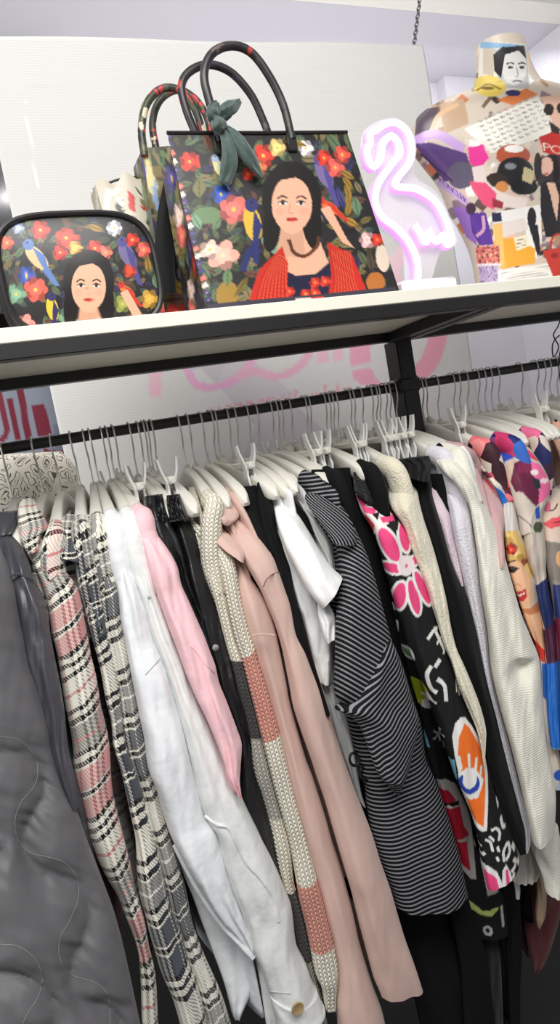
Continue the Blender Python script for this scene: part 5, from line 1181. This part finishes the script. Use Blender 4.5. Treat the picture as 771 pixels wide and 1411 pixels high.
cv.poly([(255, 720), (300, 740), (350, 775), (430, 760), (442, 770), (400, 800), (340, 800), (265, 760)], (196, 206, 120)); cv.ell(382, 880, 26, 28, (196, 196, 194)); cv.ell(380, 878, 10, 12, (28, 27, 28)); cv.ell(284, 825, 12, 22, (150, 150, 150), -20); cv.line([(455, 760), (465, 870)], 14, (200, 198, 190), False); cv.poly([(375, 670), (435, 655), (442, 695), (380, 700)], (190, 186, 170))
prt = printed('graffiti_printed_cloth', .8, .25, 420, .25)
R19 = C_((420, 86), (492, 138), (562, 208), (612, 278), (652, 380), (692, 480), (742, 620), (771, 705))+D_((122, 760), (162, 880), (202, 980), (242, 1110), (292, 1230), (332, 1320))+H_((375, 0), (402, 90), (432, 200), (482, 320), (522, 430), (556, 545)); L19 = C_((340, 76), (375, 170), (440, 285), (492, 460), (560, 690), (625, 900), (690, 1070), (735, 1190))+D_((130, 1330),)+H_((215, 100), (255, 180), (300, 290), (332, 420), (352, 540), (377, 662))
X19 = xat(L19, R19); g, xh = garment('graffiti_shirt', 'black top printed with a pink flower, an orange eye and white graffiti shapes', 'top', X19, 'the graffiti-printed black top')
o19, cen, vl = clothtube('sleeve', L19, R19, prt, g, d=.035, fold=.004, crease=.004, canvas=cv, seed=62, n=330, m=150)
R19b = C_((600, 760), (680, 960), (760, 1200))+H_((200, 80), (290, 290), (330, 480), (420, 620), (480, 760), (500, 930)); L19b = C_((535, 640), (575, 850), (630, 1040), (700, 1290))+H_((60, 0), (105, 120), (155, 260), (195, 390), (235, 530), (258, 720), (300, 930))
ob, cenb, vl = clothtube('front', L19b, R19b, prt, g, Yp=[(0, .95), (1, .93)], d=.016, fold=.003, crease=.003, canvas=cv, seed=63, n=260, m=120, dy=.014)
slabbody('body', g, cenb, xh, blk, seed=23)
# ---- 20 cream fleece ------------------------------------------------------------------------------------------------------
fle = fabric('cream_fleece', (232, 224, 200), .95, 330, .9, .003, .05, .5, fold=.3)
R20 = C_((560, -25), (632, 20), (672, 65))+D_((25, 125), (50, 220), (90, 340), (130, 480), (170, 650), (192, 780), (222, 900), (262, 990), (312, 1110), (352, 1220), (378, 1330), (377, 1411))+H_((372, 40),); L20 = C_((520, 5), (525, 130), (600, 250), (640, 370), (685, 480), (735, 620))+D_((85, 660), (118, 760), (156, 880), (196, 980), (236, 1110), (286, 1230), (325, 1320), (350, 1411))+H_((365, 40),)
X20 = xat(L20, R20); g, xh = garment('fleece_sweater', 'cream fleece sweater between the graffiti-printed top and the black velvet trousers', 'sweater', X20, 'the cream fleece sweater')
o20, cen, vl = clothtube('sleeve', L20, R20, fle, g, d=.034, fold=.005, crease=.006, seed=65, n=90, m=56, dy=.004)
slabbody('body', g, cen, xh, fle, seed=24)
# ---- 21 black velvet trousers -----------------------------------------------------------------------------------------------
vlv = fabric('black_velvet', (14, 13, 14), .9, 300, .3, .001, .1, .08, fold=.12)
R21 = D_((70, -70), (90, 20), (95, 90), (132, 200), (172, 340), (212, 470), (262, 580), (312, 720), (342, 850), (372, 1000), (402, 1130), (442, 1280), (472, 1411))+H_((522, 120), (562, 270), (592, 380), (606, 450)); L21 = D_((-40, -60), (-10, 30), (18, 110), (44, 220), (84, 340), (124, 480), (164, 650), (186, 780), (216, 900), (256, 990), (306, 1110), (346, 1220), (372, 1330))+H_((390, 40), (430, 180), (480, 310), (520, 420), (556, 505))
X21 = xat(L21, R21, .98); g, xh = garment('velvet_trousers', 'black velvet trousers with a bunched waist, clipped right of the cream fleece', 'trousers', X21, 'the black velvet trousers', 'clip')
o21, cen, vl = clothtube('leg', L21, R21, vlv, g, Yp=[(0, 1.0), (.15, .97), (.5, .92), (1, .87)], d=.024, fold=.004, crease=.003, seed=67, n=90, m=50, round_top=False)
clothtube('waistband', K(540, 580, 3.338)((10, 180), (50, 205), (85, 260)), K(540, 580, 3.338)((170, 160), (178, 220), (168, 280)), vlv, g, Yp=[(0, 1.0), (1, .975)], d=.024, fold=.006, crease=.008, nf=5, seed=68, n=30, m=60, dy=-.01, round_top=False)
slabbody('back', g, cen, xh, vlv, seed=25, clip=True)
# ---- 22 lilac sweater ------------------------------------------------------------------------------------------------------------
lil = fabric('lilac_boucle', (226, 206, 214), .95, 300, .9, .003, .06, .5); lil2 = fabric('pale_lilac_boucle', (228, 224, 232), .95, 300, .9, .003, .05, .5)
R22 = D_((100, -20), (185, 0), (252, 60), (292, 150), (312, 300), (332, 420), (352, 600), (382, 800), (402, 1000), (432, 1150), (472, 1300), (502, 1411))+H_((552, 130), (602, 320), (615, 430), (600, 500)); L22 = D_((82, 0), (140, 60), (180, 150), (200, 260), (225, 380), (265, 560), (305, 720), (336, 850), (366, 1000), (396, 1130), (436, 1280), (466, 1411))+H_((515, 120), (555, 270), (585, 390), (590, 500))
X22 = xat(L22, R22); g, xh = garment('boucle_sweater', 'pale lilac nubby sweater between the black velvet trousers and the cream cardigan', 'sweater', X22, 'the pale lilac sweater')
o22, cen, vl = clothtube('sleeve', L22, R22, lil2, g, d=.03, fold=.003, crease=.004, seed=70, n=90, m=50, dy=.004)
clothtube('front', D_((72, 20), (88, 90), (125, 200), (165, 340), (205, 470), (240, 560)), D_((140, 50), (175, 140), (205, 250), (228, 380), (250, 500), (262, 570)), lil, g, Yp=[(0, 1.0), (.3, .965), (1, .935)], d=.016, n=60, m=44, seed=71, dy=.006)
slabbody('body', g, cen, xh, lil2, seed=26)
# ---- 23 cream cardigan -----------------------------------------------------------------------------------------------------------
crib = NT('cream_rib_knit', .95, .1); u_, v_, ve_ = crib.uv(); w_ = crib.M('ABSOLUTE', crib.M('SINE', crib.M('MULTIPLY', crib.M('ADD', v_, crib.M('MULTIPLY', crib.noise(ve_, 40, 2), .004)), math.pi/.0036))); crib.base(crib.mix(crib.noise(crib.obj(), 20), rgba((226, 223, 208)), rgba((238, 235, 222)))); crib.bump(w_, .45, .0009); crib.bump(crib.noise(crib.obj(), 420, 2), .5, .001); crib.b.inputs['Sheen Weight'].default_value = .25; crib = crib.m
KC = K(540, 580, 3.338)
R23 = KC((255, 130), (330, 180), (385, 260), (420, 360), (470, 480), (505, 580))+D_((532, 605), (572, 735), (622, 855), (662, 962), (672, 1100), (684, 1250), (702, 1411))+H_((742, 130), (748, 250), (742, 365)); L23 = KC((175, 130), (220, 220), (290, 290), (350, 380), (375, 500))+D_((318, 300), (334, 420), (352, 600), (384, 800), (404, 1000), (436, 1150), (476, 1300), (505, 1400))+H_((550, 100), (600, 320), (622, 425))
X23 = xat(L23, R23); g, xh = garment('rib_cardigan', 'cream rib-knit cardigan with a broad sleeve ending in a ribbed cuff, at right', 'cardigan', X23, 'the cream rib-knit cardigan')
def cardfold(pp, t):
    x = (pp[:, 0]-.2*pp[:, 1]); 
    y = pp[:, 1]; dent = np.exp(-((pp[:, 0]-718+.25*(y-912))/15)**2)*np.exp(-((y-914)/17)**2)/(1+np.exp(-(y-900)/2.0))
    return .006*np.sin(x*.16+1.5)*min(1, t*3)-.026*dent
o23, cen, vl = clothtube('sleeve', L23, R23, crib, g, d=.042, fold=.004, crease=.005, relief=cardfold, seed=73, n=200, m=130, dy=-.012)
clothtube('cuff', H_((608, 370), (615, 400), (622, 428)), H_((745, 320), (745, 345), (742, 372)), crib, g, Yp=[(0, .855), (1, .85)], d=.045, n=14, m=50, seed=74, fold=.0015, crease=.001, dy=-.002, round_top=False)
R23b = H_((660, 300), (720, 420), (771, 520), (790, 640), (790, 700)); L23b = H_((545, 250), (590, 420), (560, 560), (530, 600), (525, 640))
clothtube('hem', H_((590, 380), (620, 480), (660, 580), (690, 690)), H_((760, 360), (785, 500), (800, 600), (800, 705)), crib, g, Yp=[(0, .90), (1, .885)], d=.026, n=40, m=60, seed=75, fold=.006, crease=.007, dy=.012, round_top=False)
slabbody('body', g, cen, xh, crib, seed=27)
g, xh = garment('lace_blouse', 'off-white blouse whose crinkled hem shows under the cream cardigan', 'blouse', X23+.01, 'the off-white blouse')
ob, cenb, vl = clothtube('hem', H_((520, 350), (530, 480), (518, 590), (520, 650)), H_((640, 350), (665, 460), (680, 560), (655, 620)), fabric('crinkled_off_white', (214, 210, 196), .95, 220, .7, .003), g, Yp=[(0, .94), (1, .92)], d=.02, n=40, m=60, seed=76, fold=.005, crease=.008, dy=.01, round_top=False, nf=6)
slabbody('body', g, cenb, xh, jer, seed=28)
clothtube('strap', H_((520, 640), (530, 690), (535, 740)), H_((548, 640), (560, 690), (558, 738)), jer, g, Yp=[(0, .94), (1, .94)], d=.006, n=20, m=24, seed=77, fold=.001, crease=.001, round_top=False)
# ---- 24 dusty pink knit ---------------------------------------------------------------------------------------------------------------
dk = fabric('dusty_pink_jersey', (200, 162, 162), .88, 400, .3, .0008, .03, .2, fold=.2)
R24 = KC((375, 230), (420, 260), (470, 310), (505, 370), (515, 440), (512, 530), (520, 640)); L24 = KC((340, 270), (365, 330), (395, 400), (420, 470), (470, 560), (500, 680))
X24 = xat(L24, R24); g, xh = garment('jersey_top', 'dusty pink top showing only a shoulder behind the cream cardigan', 'top', X24, 'the dusty pink top')
o24, cen, vl = clothtube('sleeve', L24, R24, dk, g, d=.02, fold=.003, crease=.003, seed=79, n=60, m=48, dy=.04)
slabbody('body', g, cen, xh, dk, seed=29, zlow=EYE-.6)
def scattered(name, pal, sc=34):
    t = NT(name, .6, .3); o_ = t.obj(); v = t.n('ShaderNodeTexVoronoi'); v.inputs['Scale'].default_value = sc; t.link(o_, v.inputs['Vector'])
    x = t.n('ShaderNodeSeparateColor'); t.link(v.outputs['Color'], x.inputs[0])
    t.base(t.ramp(x.outputs[0], [(i/len(pal), c) for i, c in enumerate(pal)])); return t.m
# ---- 25,26 pop art printed tops ------------------------------------------------------------------------------------------------------------
WINE, BEI, PNK, NAVY, SKY = (104, 30, 62), (206, 194, 178), (230, 90, 130), (30, 44, 92), (36, 104, 190)
cv = Canvas(640, 590, 860, 1420, BEI, k=3).tf(640, 540, 5.885)
cv.poly([(-20, 440), (200, 440), (210, 560), (80, 570), (20, 560)], (240, 104, 120)); cv.ell(130, 500, 50, 24, (244, 176, 180), 20)
cv.poly([(100, 590), (240, 550), (260, 600), (130, 640)], BEI); cv.poly([(140, 645), (260, 600), (300, 660), (175, 700)], WINE); cv.poly([(175, 700), (300, 655), (345, 760), (230, 750)], (226, 218, 200))
cv.poly([(230, 750), (290, 790), (350, 860), (345, 920), (320, 950), (255, 800)], SKY); cv.poly([(300, 770), (360, 780), (360, 850), (340, 840)], WINE); cv.poly([(345, 850), (390, 850), (415, 900), (355, 910)], (240, 130, 130)); cv.poly([(350, 910), (400, 890), (470, 1150), (440, 1130)], WINE)
cv.tf(571, 660, 3.855)
cv.poly([(470, 130), (530, 100), (580, 300), (500, 300), (470, 260)], (214, 208, 202))
# plain fair haired woman with red lips
FS = (238, 186, 146)
cv.poly([(465, 270), (540, 260), (600, 400), (625, 500), (600, 520), (470, 420)], (222, 186, 110))
for k in range(7): cv.ell(480+20*k, 290+28*k, 26, 20, [(238, 208, 130), (196, 150, 76), (150, 84, 50)][k % 3], 40)
cv.flower(510, 360, 24, (206, 52, 44)); cv.poly([(470, 420), (560, 420), (610, 500), (625, 600), (605, 670), (560, 690), (520, 600)], FS)
cv.line([(488, 450), (505, 424), (535, 414)], 9, (70, 44, 40)); cv.ell(517, 470, 26, 12, (44, 32, 40), -25); cv.line([(490, 480), (512, 452), (550, 456)], 7, (38, 26, 30)); cv.line([(520, 560), (545, 540), (560, 552)], 5, (204, 130, 100))
cv.poly([(520, 598), (550, 580), (585, 560), (592, 600), (575, 630), (545, 636)], (198, 56, 52)); cv.line([(532, 606), (560, 598), (582, 580)], 8, (246, 232, 222))
cv.poly([(545, 690), (660, 660), (700, 800), (705, 900), (660, 890), (580, 760)], FS); cv.poly([(550, 690), (650, 640), (665, 690), (600, 700)], (204, 130, 84)); cv.poly([(610, 820), (690, 900), (706, 965), (670, 960)], (216, 58, 44)); cv.line([(590, 770), (625, 850)], 6, (60, 40, 40), False)
cv.poly([(674, 970), (771, 970), (771, 1110), (740, 1180), (680, 1150)], SKY); cv.poly([(678, 1160), (720, 1180), (760, 1411), (705, 1411)], (206, 196, 186)); cv.poly([(720, 1180), (760, 1170), (790, 1411), (760, 1411)], (40, 36, 40))
cv.tf(571, 1045, 3.855); cv.ell(765, 70, 30, 30, (40, 84, 176)); cv.poly([(755, 110), (800, 90), (800, 300), (765, 260)], (150, 186, 214))
pop = printed('pop_art_printed_cloth', .6, .35, 500, .15)
# the second print, painted on a copy of the cloth
cw = Canvas(640, 590, 860, 1420, BEI, k=3).tf(640, 540, 5.885)
cw.poly([(180, 460), (260, 400), (420, 400), (400, 520), (320, 560), (290, 660), (230, 600)], (44, 76, 180)); cw.ell(310, 440, 60, 30, (150, 80, 150), -20); cw.poly([(400, 410), (520, 470), (600, 560), (500, 520), (395, 500)], (226, 74, 110)); cw.ell(250, 500, 36, 30, (24, 40, 110))
cw.poly([(330, 560), (420, 540), (400, 640), (370, 760), (390, 820), (360, 770)], (204, 184, 160)); cw.poly([(400, 560), (520, 520), (560, 640), (600, 800), (600, 880), (560, 920), (500, 880), (460, 790), (410, 800), (370, 720)], WINE); cw.poly([(430, 560), (540, 560), (540, 640), (420, 640)], (126, 40, 78))
cw.poly([(530, 550), (600, 580), (690, 720), (710, 790), (620, 880), (590, 880), (600, 760), (540, 650)], (238, 110, 160)); cw.ell(560, 640, 34, 22, (246, 224, 220)); cw.ell(640, 710, 40, 20, (246, 224, 220)); cw.poly([(540, 670), (600, 700), (610, 770), (560, 770)], (38, 46, 48))
cw.poly([(410, 800), (460, 790), (580, 920), (570, 1040), (610, 1290), (480, 1290), (430, 1000)], (210, 198, 184)); cw.line([(430, 990), (500, 1030), (540, 1070)], 8, (70, 50, 50)); cw.ell(590, 1075, 40, 44, (70, 84, 60)); cw.poly([(565, 930), (600, 900), (605, 1010), (570, 1010)], (40, 80, 170))
cw.tf(571, 660, 3.855); cw.poly([(560, 420), (640, 300), (665, 470), (650, 560), (610, 560)], (204, 188, 176)); cw.poly([(640, 560), (720, 500), (740, 760), (690, 790), (660, 680)], NAVY); cw.poly([(680, 790), (745, 740), (760, 960), (700, 970)], (72, 28, 56)); cw.poly([(670, 970), (771, 950), (771, 1411), (680, 1411)], SKY)
R25 = K(640, 540, 5.885)((175, 462), (215, 540), (262, 630), (332, 740), (352, 830), (402, 900), (442, 1100))+D_((556, 262), (584, 330), (604, 430), (642, 530), (654, 640), (684, 780), (702, 960), (720, 1200), (760, 1411))+H_((790, 150),); L25 = K(640, 540, 5.885)((40, 525), (100, 590), (180, 700), (250, 800), (300, 920))+D_((462, 180), (472, 300), (500, 480), (550, 640), (600, 780), (650, 900), (668, 1000), (676, 1200), (700, 1411))+H_((740, 150),)
X25 = xat(L25, R25); g, xh = garment('printed_blouse', 'silky printed blouse with a fair-haired woman on its sleeve', 'blouse', X25, 'the blouse printed with a fair-haired woman')
o25, cen, vl = clothtube('sleeve', L25, R25, pop, g, d=.034, fold=.003, crease=.003, canvas=cv, seed=81, n=260, m=120, dy=.004)
slabbody('body', g, cen, xh, scattered('silk_print_rose', [(240, 104, 120), (104, 30, 62), (226, 218, 200), (236, 120, 130), (60, 30, 40), (240, 150, 150)]), seed=30)
KP = K(640, 540, 5.885)
R26 = KP((400, 395), (500, 430), (580, 530), (640, 620), (690, 740), (680, 860), (640, 960), (640, 1100), (660, 1290))+D_((700, 520), (745, 760), (765, 960), (775, 1200), (790, 1411)); L26 = KP((200, 470), (270, 600), (330, 720), (380, 880), (425, 1000), (450, 1150))+D_((575, 300), (596, 430), (634, 530), (648, 640), (678, 780), (690, 900), (700, 1200), (720, 1411))
X26 = xat(L26, R26); g, xh = garment('printed_blouse', 'silky blouse printed in wine, pink and blue, its shoulder bare beside the broad white hanger', 'blouse', X26, 'the wine, pink and blue printed blouse')
o26, cen, vl = clothtube('sleeve', L26, R26, pop, g, d=.034, fold=.004, crease=.004, canvas=cw, seed=83, n=220, m=120, dy=.004)
slabbody('body', g, cen, xh, scattered('silk_print_blue', [(44, 76, 180), (226, 74, 110), (150, 80, 150), (24, 40, 110), (206, 60, 110), (60, 110, 200)]), seed=31)
c3 = Canvas(730, 640, 900, 1420, (150, 140, 132), k=3).tf(640, 540, 5.885)
c3.poly([(560, 800), (720, 770), (900, 800), (900, 900), (640, 1000)], (220, 204, 190)); c3.poly([(600, 870), (760, 820), (900, 860), (900, 1190), (640, 1190)], (222, 198, 180)); c3.line([(615, 925), (660, 945), (720, 930), (745, 885)], 10, (70, 56, 54)); c3.poly([(630, 1060), (700, 1000), (771, 980), (900, 1000), (900, 1040), (771, 1060), (690, 1085)], (226, 82, 92)); c3.line([(632, 1056), (700, 1040), (771, 1026), (880, 1030)], 5, (150, 40, 52)); c3.poly([(640, 1195), (900, 1190), (900, 1500), (700, 1500)], (132, 122, 114))
c3.tf(571, 660, 3.855); c3.ell(775, 400, 30, 44, (226, 170, 120)); c3.poly([(730, 540), (900, 520), (900, 700), (745, 720)], (42, 54, 110)); c3.poly([(745, 720), (900, 700), (900, 950), (760, 960)], (140, 40, 70)); c3.poly([(740, 960), (900, 950), (900, 1411), (750, 1411)], (120, 110, 106))
R27 = KP((800, 740), (860, 900), (880, 1100), (890, 1290))+D_((860, 700), (870, 1000), (880, 1411)); L27 = KP((680, 800), (615, 890), (610, 960), (630, 1100), (645, 1250))+D_((690, 420), (715, 560), (745, 760), (762, 960), (772, 1411))
X27 = xat(L27, R27); g, xh = garment('printed_blouse', 'silky blouse printed with pink lips, cut off by the right picture edge', 'blouse', X27, 'the blouse printed with pink lips')
o27, cen, vl = clothtube('sleeve', L27, R27, pop, g, d=.034, fold=.003, crease=.002, canvas=c3, seed=85, n=200, m=110, dy=-.004)
slabbody('body', g, cen, xh, scattered('silk_print_wine', [(104, 30, 62), (36, 44, 92), (230, 110, 150), (60, 40, 60), (220, 204, 190)]), seed=32)
# ---- grey satin trousers, peach dress at the far right -------------------------------------------------------------------------------------
sat = NT('grey_satin', .34, .5); sat.base(rgba((150, 146, 150))); sat.bump(sat.noise(sat.obj(), 45, 3), .5, .006); sat = sat.m
L28 = K(640, 540, 5.885)((330, 330), (420, 390), (520, 470), (620, 600), (700, 760)); R28 = K(640, 540, 5.885)((680, 270), (690, 380), (710, 520), (725, 700), (740, 800))
X28 = float((P(735, 600, 1.06)[0])); g, xh = garment('satin_trousers', 'grey satin trousers hanging from a clip bar at right, above the printed blouses', 'trousers', X28, 'the grey satin trousers', 'clip')
o28, cen, vl = clothtube('waist', L28, R28, sat, g, Yp=[(0, 1.04), (1, 1.0)], d=.02, fold=.006, crease=.004, nf=5, seed=87, n=60, m=70, dy=.02, round_top=False)
slabbody('back', g, cen, xh, sat, seed=33, clip=True, zlow=EYE-.6)
cd = Canvas(740, 550, 880, 760, (226, 180, 160), k=3); rng = random.Random(3)
for i in range(90): cd.ell(rng.uniform(745, 860), rng.uniform(560, 660), rng.uniform(.8, 2.6), rng.uniform(.8, 2.6), rng.choice([(26, 24, 26), (240, 226, 216), (26, 24, 26), (206, 130, 120)]))
L29 = K(640, 540, 5.885)((690, 240), (690, 320), (720, 420), (780, 560)); R29 = K(640, 540, 5.885)((820, 140), (860, 260), (900, 420), (920, 600))
X29 = float(P(768, 600, 1.05)[0]); g, xh = garment('spotted_blouse', 'peach blouse with black spots, at the right picture edge beside the grey satin trousers', 'blouse', X29, 'the peach spotted blouse')
o29, cen, vl = clothtube('shoulder', L29, R29, printed('peach_spotted_cloth', .7), g, Yp=[(0, 1.06), (1, 1.0)], d=.03, canvas=cd, seed=89, n=100, m=80, dy=.01)
slabbody('body', g, cen, xh, fabric('peach_cloth', (220, 176, 158), .8), seed=34, zlow=EYE-.6)
# ---- maroon skirt and low hems at bottom right -----------------------------------------------------------------------------------------------
mar = fabric('maroon_cloth', (96, 48, 48), .85)
L30 = H_((560, 620), (570, 760), (590, 940), (625, 1120)); R30 = H_((800, 600), (780, 800), (720, 1010), (650, 1130))
X30 = X24+.03; g, xh = garment('maroon_skirt', 'dark maroon skirt whose pointed hem hangs low at bottom right', 'skirt', X30, 'the maroon skirt', 'clip')
o30, cen, vl = clothtube('hem', L30, R30, mar, g, Yp=[(0, 1.0), (1, 1.0)], d=.02, fold=.005, crease=.004, seed=91, n=50, m=50, round_top=False)
slabbody('back', g, cen, xh, mar, seed=35, i0=2, yf=.03, clip=True)
L31 = H_((640, 560), (648, 700), (640, 820), (650, 890)); R31 = H_((690, 560), (700, 700), (694, 820), (668, 893))
g, xh = garment('beige_cardigan', 'beige garment whose narrow sleeve end hangs in front of the maroon skirt', 'cardigan', X24+.012, 'the beige garment')
o31, cen, vl = clothtube('sleeve', L31, R31, fabric('beige_cloth', (190, 166, 138), .85), g, Yp=[(0, .965), (1, .955)], d=.016, n=40, m=36, seed=93)
slabbody('body', g, cen, xh, blk, seed=36)
g, xh = garment('long_trousers', 'long black trousers reaching lowest, below the graffiti-printed top', 'trousers', X21+.012, 'the long black trousers', 'clip')
o32, cen, vl = clothtube('leg', H_((440, 560), (470, 800), (480, 1000), (490, 1200), (500, 1430)), H_((560, 500), (560, 760), (570, 1000), (560, 1200), (560, 1430)), blk, g, Yp=[(0, .93), (1, .92)], d=.024, fold=.005, crease=.003, seed=95, n=60, m=50, dy=.03, round_top=False)
slabbody('back', g, cen, xh, blk, seed=37, clip=True)
g, xh = garment('long_trousers', 'charcoal trousers below the printed top, beside the long black skirt', 'trousers', X19+.01, 'the charcoal trousers', 'clip')
o33, cen, vl = clothtube('leg', H_((260, 720), (300, 900), (330, 1100), (350, 1430)), H_((460, 700), (450, 900), (460, 1150), (470, 1430)), fabric('charcoal_cloth', (28, 28, 28), .9), g, Yp=[(0, .95), (1, .93)], d=.024, fold=.005, crease=.003, seed=96, n=60, m=50, dy=.035, round_top=False)
slabbody('back', g, cen, xh, blk, seed=38, clip=True)
# ---- paisley garment hanging on the wall side, behind the rail at left ---------------------------------------------------------------------------
pai = NT('cream_dark_scroll_print', .85, .2); ob_ = pai.obj()
vo = pai.n('ShaderNodeTexVoronoi', feature='DISTANCE_TO_EDGE'); vo.inputs['Scale'].default_value = 44
wn = pai.n('ShaderNodeVectorMath', operation='ADD'); nz = pai.n('ShaderNodeTexNoise'); nz.inputs['Scale'].default_value = 26; pai.link(ob_, nz.inputs['Vector'])
sc_ = pai.n('ShaderNodeVectorMath', operation='SCALE'); pai.link(nz.outputs['Color'], sc_.inputs[0]); sc_.inputs['Scale'].default_value = .045; pai.link(ob_, wn.inputs[0]); pai.link(sc_.outputs[0], wn.inputs[1]); pai.link(wn.outputs[0], vo.inputs['Vector'])
f_ = pai.ramp(vo.outputs[0], [(0, (244, 238, 222)), (.13, (112, 102, 94)), (.19, (244, 238, 222)), (.33, (124, 114, 106)), (.40, (244, 238, 222))]); pai.base(f_)
t = empty('scroll_print_garment', (.1, 1.34, EYE-.05), 'cream garment with a dark scroll print behind the rail at far left', 'garment')
LZ = [(-40, 630), (-45, 680), (-50, 760)]; RZ_ = [(100, 634), (108, 680), (112, 760)]
clothtube('body', [(-30, 628), (-45, 660), (-50, 720), (-40, 800)], [(85, 622), (106, 650), (110, 710), (112, 800)], pai.m, t, Yp=[(0, 1.42), (1, 1.40)], d=.05, n=50, m=60, fold=.004, crease=.004, seed=97)
# thin black cord tie at the right edge
t = empty('cord_tie', P(766, 480, 1.0), 'thin black cord tied in a loop below the shelf at the right picture edge', 'cord')
b = MB(); b.tube([P(x, y, 1.1) for x, y in crv([(775, 430), (768, 450), (762, 462), (769, 478), (762, 492), (761, 474), (771, 462), (776, 470)], 40)], .0014, 6); b.build('loop', dark_trim, t)
b = MB(); b.tube([P(x, y, 1.1) for x, y in crv([(772, 480), (769, 500), (772, 530)], 12)], .0013, 6); b.build('end', dark_trim, t)

# ------------------------------------------------------------------ hangers
white_p = plain('white_hanger_plastic', (226, 223, 212), .38, .45, mott=.02, sc=30); clear_p = plain('white_clip_plastic', (230, 230, 226), .3, .5, mott=.02)
grey_p = plain('grey_hanger_plastic', (168, 166, 160), .4, .45)
def hookmesh():
    b = MB(); c = RZ-EYE; pts = []
    for a in np.linspace(-.5, math.pi*1.02, 20): pts.append((0, .0112*math.cos(a), c+.0112*math.sin(a)))
    pts += [(0, -.0118, c-.012), (.0003, -.010, c-.024), (.0008, -.003, c-.038), (0, 0, c-.05), (0, 0, c-.094)]
    b.tube(crv(pts, 44), 0.0015, 7, ref=(1, 0, 0)); return b
def broad():
    b = MB(); N = 46; s = np.linspace(-1, 1, N); rings = []; k = 18; a = np.arange(k)*2*math.pi/k
    for q in s:
        y = q*ARM; z = armz(q); h = .0185-.0030*abs(q); w = .0070+.0045*abs(q)**2.2
        e = .5; end = math.sqrt(max(0.02, 1-abs(q)**14)); h *= end; w *= end
        sl = -.046*1.5*abs(q)**.5/ARM*math.copysign(1, q)
        cz, sz = np.sign(np.sin(a))*np.abs(np.sin(a))**e*h, np.sign(np.cos(a))*np.abs(np.cos(a))**e*w
        rings.append(np.stack([sz, np.full(k, y)+cz*sl*.7, z+cz], 1))
    b0 = b.quadgrid(np.array(rings), closed=True); b.fan([b0+i for i in range(k)][::-1]); b.fan([b0+(N-1)*k+i for i in range(k)])
    b.lathe([(.0062, -.03), (.007, -.02), (.0062, -.012), (.003, -.008)], (0, 0, 0), n=14)
    return b
def clipbar():
    b = MB(); b.box((0, 0, -.026), (.011, .27, .012), bev=.0025); b.box((0, 0, -.018), (.012, .05, .022), bev=.005)
    b.lathe([(.006, -.016), (.0066, -.008), (.006, -.002), (.003, 0)], (0, 0, 0), n=14)
    b.box((.0062, 0, -.026), (.002, .25, .004), bev=.0008); return b
def jaw(y):
    b = MB()
    for sg in (-1, 1):
        c = crv([(sg*.0150, 0, .030), (sg*.012, 0, .012), (sg*.0056, 0, -.010), (sg*.0066, 0, -.028), (sg*.0030, 0, -.046)], 16)
        rings = []
        for i, (x, _, z) in enumerate(c):
            w = .0075 if i > 3 else .0055+.0005*i
            w = w if i < 11 else .0105
            rings.append([(x-.0016, y-w, z), (x+.0016, y-w, z), (x+.0016, y+w, z), (x-.0016, y+w, z)])
        b0 = b.quadgrid(np.array(rings)-[0, 0, .022], closed=True); b.fan([b0+i for i in range(4)][::-1]); b.fan([b0+15*4+i for i in range(4)])
    return b
def spring(y):
    b = MB(); a = np.linspace(0, math.pi*8, 60); b.tube(np.stack([.0042*np.cos(a), y-.005+a/(math.pi*8)*.01, -.032+.0042*np.sin(a)], 1), .0007, 5); return b
def addchild(nm, mb, m, root): return mb.build(nm, m, root, local=True)
protoB = empty('hanger', (0, 0, 0)); addchild('hook', hookmesh(), steel, protoB); addchild('body', broad(), white_p, protoB)
protoC = empty('clip_hanger', (0, 0, 0)); addchild('hook', hookmesh(), steel, protoC); addchild('bar', clipbar(), white_p, protoC)
for y in (-.115, .115):
    j = addchild('clip', jaw(y), clear_p, protoC); s_ = spring(y).build('spring', steel, j, local=True)
def copytree(o, parent=None):
    c = o.copy(); COL.objects.link(c)
    if parent is not None: c.parent = parent
    for ch in list(o.children): copytree(ch, c)
    return c
usedB = usedC = False; rng = random.Random(2)
for i in range(len(HOOKX)):
    kind, tip, what = HANG.get(i, ('coat' if rng.random() < .8 else 'clip', HOOKX[i]+rng.uniform(-.012, .012), None))
    X = HOOKX[i]
    if kind == 'coat':
        o = protoB if not usedB else copytree(protoB); usedB = True
    else:
        o = protoC if not usedC else copytree(protoC); usedC = True
    o.location = (X, 1.15, EYE); 
    yaw = hangyaw(i, tip)
    o.rotation_euler = (0, 0, yaw)
    nm = 'white clip hanger' if kind == 'clip' else 'white hanger'
    if what: tag(o, '%s carrying %s' % (nm, what), 'hanger', 'hangers along the rail')
    else:
        side = 'left of the black post' if X < .78 else 'right of the black post'
        tag(o, '%s crowded among the others on the rail %s' % (nm, side), 'hanger', 'spare %ss %s' % (nm, side))
